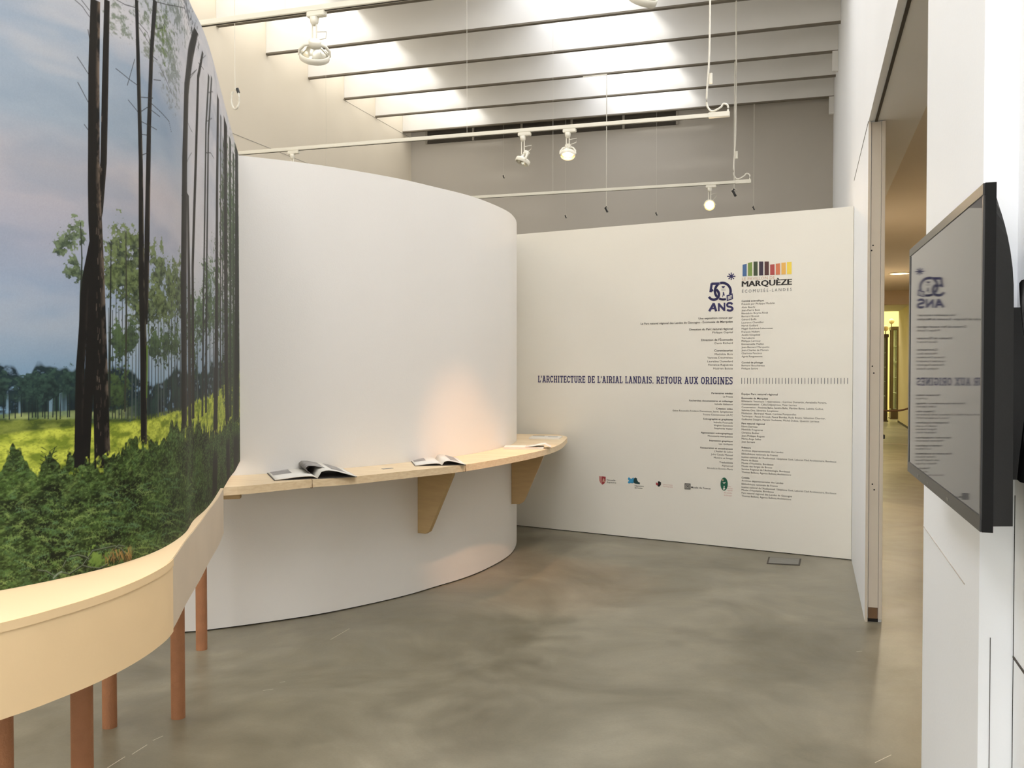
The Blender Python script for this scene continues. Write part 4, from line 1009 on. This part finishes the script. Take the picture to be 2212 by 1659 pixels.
# dead side twigs
TW = [[(193, 36), (178, 14), (162, 0)], [(193, 22), (176, 0)], [(194, 88), (190, 64)], [(191, 160), (167, 123)], [(190, 220), (168, 178)], [(190, 280), (182, 269)], [(298, 185), (280, 172), (250, 148)], [(275, 184), (291, 128)],
      [(300, 50), (318, 70), (327, 96)], [(301, 60), (330, 108)], [(298, 18), (270, 10), (252, 0)], [(298, 242), (277, 216)], [(330, 0), (318, -10)], [(340, 62), (352, 60), (357, 40)], [(338, 4), (360, 10), (400, 18)],
      [(305, 210), (330, 212)], [(320, 218), (345, 240), (365, 262), (370, 285)], [(306, 240), (318, 232), (345, 252)], [(304, 262), (338, 280)], [(305, 290), (318, 292)], [(306, 335), (320, 330)], [(340, 130), (328, 120)], [(345, 145), (360, 175), (372, 205)],
      [(332, 172), (347, 174)], [(408, 175), (425, 150)], [(410, 165), (423, 152)], [(406, 265), (415, 285)], [(404, 350), (414, 330)], [(403, 480), (392, 420)], [(447, 262), (458, 255)], [(446, 330), (455, 330), (462, 342)], [(450, 200), (460, 198)], [(432, 130), (444, 120)], [(428, 135), (440, 150)]]
for P in TW: pl(P, 1.7, (44, 46, 44), .9)
for i in range(70):
    x = 206 + r2.uniform(2, 14); y = r2.uniform(250, 980); seg(x, y, x + r2.uniform(-1, 1), y + r2.uniform(4, 14), 1.4, r2.choice([(118, 108, 98), (84, 76, 68)]), .6)
C = np.clip(C ** 1.06 * .86 * (0.97 + .06 * vn(S2 * 420, H2 * 420, 99))[..., None], 0, 1)

# mesh of the print
px_ = np.interp(S1, MSa, MX); py_a = np.interp(S1, MSa, MY)
co = np.empty((NR, NC, 3), dtype=np.float32); co[..., 0] = px_[None, :]; co[..., 1] = py_a[None, :]; co[..., 2] = H2
idx = np.arange(NR * NC).reshape(NR, NC)
q = np.stack([idx[:-1, :-1], idx[:-1, 1:], idx[1:, 1:], idx[1:, :-1]], -1).reshape(-1, 4)
me = bpy.data.meshes.new('printed_picture'); me.vertices.add(NR * NC); me.vertices.foreach_set('co', co.ravel())
me.loops.add(q.size); me.loops.foreach_set('vertex_index', q.ravel().astype(np.int32))
me.polygons.add(len(q)); me.polygons.foreach_set('loop_start', np.arange(0, q.size, 4, dtype=np.int32))
me.polygons.foreach_set('use_smooth', np.ones(len(q), dtype=bool))
me.update(calc_edges=True)
ca_ = me.color_attributes.new('print', 'FLOAT_COLOR', 'POINT')
buf = np.ones((NR * NC, 4), dtype=np.float32); buf[:, :3] = C.reshape(-1, 3); ca_.data.foreach_set('color', buf.ravel())
me.materials.append(MATS['mural_print'])
o = bpy.data.objects.new('printed_picture', me); COL.objects.link(o); o.parent = mu; o.location = -mu.location

# stand: ledge top, front fascia in two lengths, round cardboard legs
LG = [(-1.98, .72), (-1.76, .95), (-1.62, 1.22), (-1.55, 1.465), (-1.532, 1.58), (-1.527, 1.70), (-1.540, 1.83), (-1.572, 1.96), (-1.624, 2.086), (-1.77, 2.34), (-1.92, 2.61), (-2.07, 2.87), (-2.21, 3.12), (-2.36, 3.37)]
lg = smooth_path(LG, .03)
LTOP, LBOT = .98, .785
st = tag(empty('mural_stand', (-1.9, 2.4, 0)), 'cream curved ledge on round brown tube legs under the forest mural', 'stand')
rear = offset_path(mp_[:max(i for i in range(len(mp_)) if mp_[i].y < 3.40)], .50)
bm = bmesh.new(); prism(bm, [p for p in lg] + list(reversed(rear)), LTOP - .022, LTOP - .0005); obj('ledge_top', bm, 'ledge_cream', st)
ic = min(range(len(lg)), key=lambda i: (lg[i] - Vector((-1.624, 2.086))).length)
fpa = offset_path(lg, -.004)
bm = bmesh.new(); ribbon(bm, fpa[:ic + 1], .016, LBOT, LTOP - .004); obj('fascia', bm, 'fascia_cream', st)
bm = bmesh.new(); ribbon(bm, offset_path(lg, -.001)[ic:], .016, LBOT + .004, LTOP - .004); obj('fascia', bm, 'pale_fascia', st)
bm = bmesh.new(); ribbon(bm, offset_path(lg, -.006)[:ic + 1], .003, LTOP - .018, LTOP + .0015); obj('edge_band', bm, 'fascia_cream', st)
bm = bmesh.new(); prism(bm, offset_path(lg, .02) + list(reversed(offset_path(rear, -.02))), LBOT + .04, LBOT + .052); obj('underside_board', bm, 'pale_fascia', st)
def depth_pt(px, z):
    d = ray(px, 1659); p = CAM + d * z; return p.x, p.y
legs = [(-2.549, 3.311), (-3.0, 4.06) if False else (-3.091, 4.218), (-2.754, 3.139), depth_pt(178, 2.56), depth_pt(0, 2.15), (-2.30, 1.75), (-2.1, 1.15)]
for i, (x, y) in enumerate(legs):
    if i == 1: continue
    bm = bmesh.new(); tube(bm, [(x, y, 0), (x, y, LBOT + .045)], .029, 20); obj('leg', bm, 'cardboard', st)
# the last leg stands alone beneath the free end of the board, with a small carrier block
bm = bmesh.new(); tube(bm, [(-3.045, 4.15, 0), (-3.045, 4.15, SH - .045)], .029, 20); obj('leg', bm, 'cardboard', shelf)

# ------------------------------------------------------------------ television on the right wall
tv = tag(empty('television', (.2665, 1.655, 1.5)), 'black flat screen switched off and reflecting the text wall, on the right wall', 'television')
y0, y1, z0, z1 = 1.655, 2.555, 1.230, 1.792
bm = bmesh.new()
bz = .020
box(bm, .2665, .283, y0, y1, z0, z1)
obj('bezel_body', bm, 'tv_side', tv)
for (a0, a1, b0, b1) in ((y0, y1, z1 - bz, z1), (y0, y1, z0, z0 + bz * 1.35)):
    bm = bmesh.new(); box(bm, .2635, .2665, a0, a1, b0, b1); bmesh.ops.bevel(bm, geom=bm.edges[:], offset=.0012, segments=2, affect='EDGES'); obj('bezel', bm, 'tv_gloss', tv)
for (a0, a1) in ((y0, y0 + .008), (y1 - bz, y1)):
    bm = bmesh.new(); box(bm, .2637, .2665, a0, a1, z0 + bz, z1 - bz); obj('bezel', bm, 'tv_gloss', tv)
bm = bmesh.new(); box(bm, .2650, .2664, y0 + .008, y1 - bz, z0 + bz * 1.3, z1 - bz); obj('screen', bm, 'screen_glass', tv)
# bulged back shell
bm = bmesh.new(); n = 18; prof = []
for i in range(n + 1):
    t = (i / n) ** 1.6; z = z1 - .018 - (z1 - z0 - .028) * t
    prof.append((z, .283 + .028 * (1 - (1 - min(1, t / .30)) ** 2) + .003 * t))
V = []
for z, x in prof: V.append([bm.verts.new((.283, y0 + .002, z)), bm.verts.new((x, y0 + .012, z)), bm.verts.new((x, y1 - .05, z)), bm.verts.new((.283, y1 - .03, z))])
for i in range(n):
    for k_ in range(3): f = bm.faces.new((V[i][k_], V[i][k_ + 1], V[i + 1][k_ + 1], V[i + 1][k_])); f.smooth = k_ == 1
bm.faces.new(V[0]); bm.faces.new(V[-1])
obj('back_shell', bm, 'tv_black', tv)
bx('wall_mount', .3135, .393, 1.80, 2.06, 1.30, 1.60, 'tv_black', tv, bev=.006)
bx('wall_mount_arm', .3145, .330, 2.073, 2.45, 1.38, 1.54, 'tv_black', tv)
bm = bmesh.new(); tube(bm, [(.345, 1.72, 1.31), (.345, 1.70, 1.36), (.342, 1.70, 1.60), (.345, 1.72, 1.635)], .014, 10); obj('handle_bar', bm, 'tv_black', tv)
bx('indicator', .2655, .2668, 1.6535, 1.656, 1.705, 1.712, 'white_metal', tv) if False else None
tv.rotation_euler = (0, 0, math.radians(1.55))
# faint marks on the lower bezel
for yy in (1.95, 2.2, 2.35):
    bx('button', .2628, .2636, yy, yy + .02, z0 + .008, z0 + .014, 'steel_plate', tv)

# ------------------------------------------------------------------ lighting tracks with spotlights
RZ = 3.464
def rail(y, xl, xr, label, loop=True, top=5.40, ytop=None, cable_dx=-.10):
    t = tag(empty('lighting_track', ((xl + xr) / 2, y, RZ)), label, 'track', 'white lighting tracks hung from the ceiling' if False else None)
    bm = bmesh.new(); box(bm, xl, xr, y - .017, y + .017, RZ - .015, RZ + .017); bmesh.ops.bevel(bm, geom=bm.edges[:], offset=.003, segments=2, affect='EDGES'); obj('rail', bm, 'white_metal', t)
    bx('slot', xl + .01, xr - .16, y - .006, y + .006, RZ - .0165, RZ - .0152, 'joint_dark', t)
    if loop:
        bx('end_feed', xr - .16, xr + .004, y - .020, y + .020, RZ - .018, RZ + .022, 'white_metal', t, bev=.003)
        xc = xr + cable_dx
        P = [(xc + .0, y, top), (xc + .004, y, RZ + 1.2), (xc, y, RZ + .5), (xc - .02, y, RZ + .14), (xc - .005, y, RZ + .06), (xc + .03, y, RZ + .035), (xc + .09, y, RZ + .06), (xr - .045, y, RZ + .085), (xr - .012, y, RZ + .07), (xr - .01, y, RZ + .02)]
        Q = []
        for i in range(len(P) - 1):
            for k_ in range(5):
                u = k_ / 5; a, b_, c, d = [Vector(P[min(max(j, 0), len(P) - 1)]) for j in (i - 1, i, i + 1, i + 2)]
                Q.append(.5 * ((2 * b_) + (c - a) * u + (2 * a - 5 * b_ + 4 * c - d) * u * u + (3 * b_ - a - 3 * c + d) * u ** 3))
        Q.append(Vector(P[-1])); bm = bmesh.new(); tube(bm, Q, .0075, 8); obj('feed_cable', bm, 'white_cable', t)
        bm = bmesh.new(); tube(bm, [(xc + .012, y - .004, RZ + .25), (xc + .012, y - .004, RZ + .33)], .014, 10); obj('cable_plug', bm, 'white_metal', t)
    # thin wires up to the fins
    for xx in np.arange(xl + .5, xr - .1, 2.9):
        bm = bmesh.new(); tube(bm, [(xx, y, RZ + .017), (xx, y, ROOF)], .0011, 5); obj('hanging_wire', bm, 'white_cable', t)
    return t
r1x = ah(1575, 246, RZ); r2x = ah(1622, 393, RZ)
rail(4.60, -6.2, 1.0 - .75, 'nearest white lighting track, crossing the top of the view', loop=False)
rail(7.50, -6.2, r1x.x, 'white lighting track carrying two spotlights above the curved wall', cable_dx=-.155)
rail(10.30, -6.2, r2x.x, 'farthest and lowest-looking white lighting track, behind the text wall', cable_dx=-.16)
rail(1.75, -3.6, 0.1, 'white lighting track close to the ceiling side of the viewer', loop=False)

def spotlight(x, y, d, label, lit, power=0, stem_l=.17, size=.075, group=None, cone=50, color=(1, .74, .46), glow='lamp_glow'):
    t = tag(empty('track_spotlight', (x, y, RZ)), label, 'spotlight', group)
    bx('track_adapter', x - .05, x + .06, y - .02, y + .02, RZ - .045, RZ - .016, 'white_metal', t, bev=.004)
    bm = bmesh.new(); lathe(bm, [(.026, 0), (.022, -.03), (.012, -.045)], Matrix.Translation((x - .01, y, RZ - .045)), 14, close=True); obj('swivel', bm, 'white_metal', t)
    hz_ = RZ - .045 - stem_l
    for dx in (-.012, .012):
        bm = bmesh.new(); tube(bm, [(x - .01 + dx, y, RZ - .08), (x - .01 + dx, y, hz_)], .0045, 8); obj('stem', bm, 'white_metal', t)
    d = Vector(d).normalized()
    c = Vector((x - .01, y, hz_ - size * .75)); M = frame_dir(d, c)
    bm = bmesh.new(); lathe(bm, [(size * .93, -.022), (size, -.018), (size * 1.02, 0), (size, .012), (size * .93, .014), (size * .93, -.022)], M, 28); obj('front_ring', bm, 'white_metal', t)
    bm = bmesh.new(); lathe(bm, [(size * .92, -.012), (size * .8, .02), (size * .52, .045), (size * .3, .055)], M, 28); obj('reflector', bm, 'chrome_reflector', t)
    bm = bmesh.new()
    for a in (0, math.pi):
        pts = [M @ Vector((size * r_ * math.cos(a), size * r_ * math.sin(a), z_)) for r_, z_ in ((1.0, 0), (.98, .03), (.7, .058), (0.05, .07))]
        tube(bm, pts, .009, 6)
    obj('yoke', bm, 'white_metal', t)
    bm = bmesh.new(); lathe(bm, [(size * .42, .05), (size * .42, .085), (size * .3, .09)], M, 18, close=True); obj('lamp_holder', bm, 'white_metal', t)
    for k_ in range(3):
        a = 1.0 + k_ * 2.1; bm = bmesh.new(); bmesh.ops.create_uvsphere(bm, u_segments=8, v_segments=6, radius=.009, matrix=Matrix.Translation(M @ Vector((size * .55 * math.cos(a), size * .55 * math.sin(a), .03)))); obj('lens_facet', bm, 'chrome_reflector', t)
    bm = bmesh.new(); P = [M @ Vector((0, 0, .085)), c + Vector((.07, 0, .09)), c + Vector((.075, 0, .125)), Vector((x + .0, y, hz_ + .07))]; tube(bm, P, .003, 6); obj('lamp_cord', bm, 'white_cable', t)
    if lit:
        bm = bmesh.new(); lathe(bm, [(size * .45, .0), (size * .38, -.012), (.0008, -.016)], M, 20); obj('bulb', bm, glow, t)
        bm = bmesh.new(); lathe(bm, [(size * .45, .0), (size * .8, -.001)], M, 20); obj('glowing_cone', bm, 'lamp_glow_soft', t)
        lamp('spot_beam', 'SPOT', tuple(c + d * .03), power, color, d, spot_size=math.radians(cone), spot_blend=.8, shadow_soft_size=.04)
    else:
        bm = bmesh.new(); lathe(bm, [(size * .35, -.002), (.0008, -.012)], M, 20); obj('bulb', bm, 'chrome_reflector', t)
    return t
def onrail(px, y): return ay(px, 400, y).x
s0 = onrail(684, 4.6)
spotlight(s0, 4.6, (-.35, .55, -.75), 'large unlit white spotlight hanging at the upper left from the nearest track', False, size=.082, stem_l=.15)
x0_ = onrail(1392, 4.6)
spotlight(x0_, 4.6, Vector((-2.14, 6.15, .70)) - Vector((x0_, 4.6, 3.3)), 'white spotlight mostly cut off by the top edge, right of centre', True, 210, size=.072, stem_l=.06, cone=26, color=(1, .50, .24))
spotlight(onrail(1132, 7.5), 7.5, (-.3, -.2, -.8), 'unlit glassy spotlight left of the glowing one on the middle track', False, size=.062, stem_l=.16)
x1_ = onrail(1229, 7.5)
spotlight(x1_, 7.5, Vector((-1.72, 6.35, .3)) - Vector((x1_, 7.5, 3.2)), 'glowing warm spotlight on the middle track, right of the unlit one', True, 130, size=.062, stem_l=.13, cone=30, color=(1, .5, .24))
spotlight(onrail(1535, 10.30), 10.30, (.1, -1, -.35), 'bright glowing spotlight on the farthest track, above the text wall', True, 30, size=.060, stem_l=.14, cone=90)
x2_ = onrail(640, 7.5)
spotlight(onrail(634, 7.5), 7.5, (-.2, .8, -.6), 'small white spotlight half hidden behind the top of the curved wall', False, size=.062, stem_l=.16)
# lamps out of view, above the mural ledge and by the screen
spotlight(-1.25, 1.75, Vector((-1.66, 1.85, .98)) - Vector((-1.25, 1.75, 3.2)), 'warm spotlight on the track nearest the viewer, shining on the mural ledge', True, 52, size=.075, stem_l=.15, cone=62, color=(1, .66, .34))
spotlight(-.62, 1.75, Vector((.36, 3.3, 3.1)) - Vector((-.62, 1.75, 3.2)), 'warm spotlight on the track nearest the viewer, turned to the wall above the screen', True, 8, size=.075, stem_l=.15, cone=60, color=(1, .72, .42))

# ------------------------------------------------------------------ single hanging wires with hooks
def hang(px, py_hook, y, label, ztop=5.40, ring=False, r=.0022, tip='dark_plastic', big=1.0):
    p = ay(px, py_hook, y)
    t = tag(empty('hanging_wire', p), label, 'wire')
    bm = bmesh.new(); tube(bm, [(p.x, y, ztop), (p.x, y, p.z)], r, 6); obj('wire', bm, 'white_cable', t)
    if ring:
        pts = [(p.x + .035 * math.sin(a) , y, p.z - .075 + .075 * math.cos(a)) for a in [i * 2 * math.pi / 20 for i in range(19)]]
        bm = bmesh.new(); tube(bm, pts, .008, 8); obj('loop', bm, 'white_cable', t)
        bm = bmesh.new(); tube(bm, [(p.x + .018, y, p.z + .005), (p.x + .03, y, p.z - .03)], .012, 8); obj('clip', bm, tip, t)
    else:
        bm = bmesh.new(); tube(bm, [(p.x, y, p.z), (p.x - .014 * big, y, p.z - .012 * big), (p.x + .012 * big, y, p.z - .06 * big)], .010 * big, 8); obj('hook', bm, tip, t)
        pts = [(p.x + .02 * big * math.sin(a), y, p.z - .02 * big + .025 * big * math.cos(a)) for a in [i * 2 * math.pi / 14 for i in range(15)]]
        bm = bmesh.new(); tube(bm, pts, .003 * big, 6); obj('loop', bm, 'white_cable', t)
    return t
hang(508, 193, 6.2, 'thin wire ending in an oval loop, hanging left of the curved wall top', ring=True, tip='dark_plastic')
hang(1310, 446, 12.35, 'long white wire with a dark hook above the text wall, left of the glowing lamp', r=.006, big=1.3)
hang(1586, 408, 12.35, 'white wire with a loose dark hook beside the end of the farthest track', r=.007, big=1.6)
hang(1628, 445, 14.425, 'faint thin wire hanging near the right end of the back wall', r=.004)
for px, py_, lab in ((1088, 378, 'tiny dark hook on a hair-thin wire above the curved wall'), (1222, 464, 'tiny dark hook on a hair-thin wire just above the text wall, left one'), (1418, 458, 'tiny dark hook on a hair-thin wire just above the text wall, right one'), (858, 262, 'tiny dark hook on a hair-thin wire below the left fins')):
    hang(px, py_, 14.425, lab, r=.0012, big=.9)
hang(1181, -4, 10.3, 'hair-thin wire at the top edge of the view', r=.003)
# small bracket the long wire hangs from
tb = ay(1310, 161, 12.35); bm = bmesh.new(); box(bm, tb.x - .32, tb.x + .01, 12.34, 12.352, 5.385, 5.402)
tag(obj('wire_carrier', bm, 'white_metal'), 'small white carrier strip under a fin holding the long wire', 'bracket')

# ------------------------------------------------------------------ floor details
fb = tag(empty('floor_box', (-.18, 7.39, 0)), 'flat grey metal floor box cover in front of the text wall', 'floor box')
P = [ah(x, y, 0) for x, y in ((1660, 1204), (1731, 1208), (1728, 1222), (1656, 1218))]
bm = bmesh.new(); prism(bm, [(p.x, p.y) for p in reversed(P)], .0005, .004); obj('frame', bm, 'joint_dark', fb)
cx_ = sum(p.x for p in P) / 4; cy_ = sum(p.y for p in P) / 4
bm = bmesh.new(); prism(bm, [(cx_ + (p.x - cx_) * .9, cy_ + (p.y - cy_) * .88) for p in reversed(P)], .004, .006); obj('lid', bm, 'steel_plate', fb)
def scratch(a, b_, w_, m='jamb_paint'):
    p = ah(*a, 0); q_ = ah(*b_, 0); d = (q_ - p); n_ = Vector((-d.y, d.x, 0)).normalized() * w_
    bm = bmesh.new(); bm.faces.new([bm.verts.new(v + Vector((0, 0, .0008))) for v in (p + n_, p - n_, q_ - n_, q_ + n_)])
    return obj('floor_scratch', bm, m, bpy.data.objects['floor'])
for a, b_ in (((232, 1659), (270, 1635)), ((285, 1630), (318, 1609)), ((330, 1600), (352, 1590)), ((714, 1382), (755, 1358)), ((568, 1492), (590, 1489)), ((604, 1474), (616, 1473)), ((1890, 1648), (1925, 1631)), ((1850, 1408), (1862, 1407))):
    scratch(a, b_, .0016)
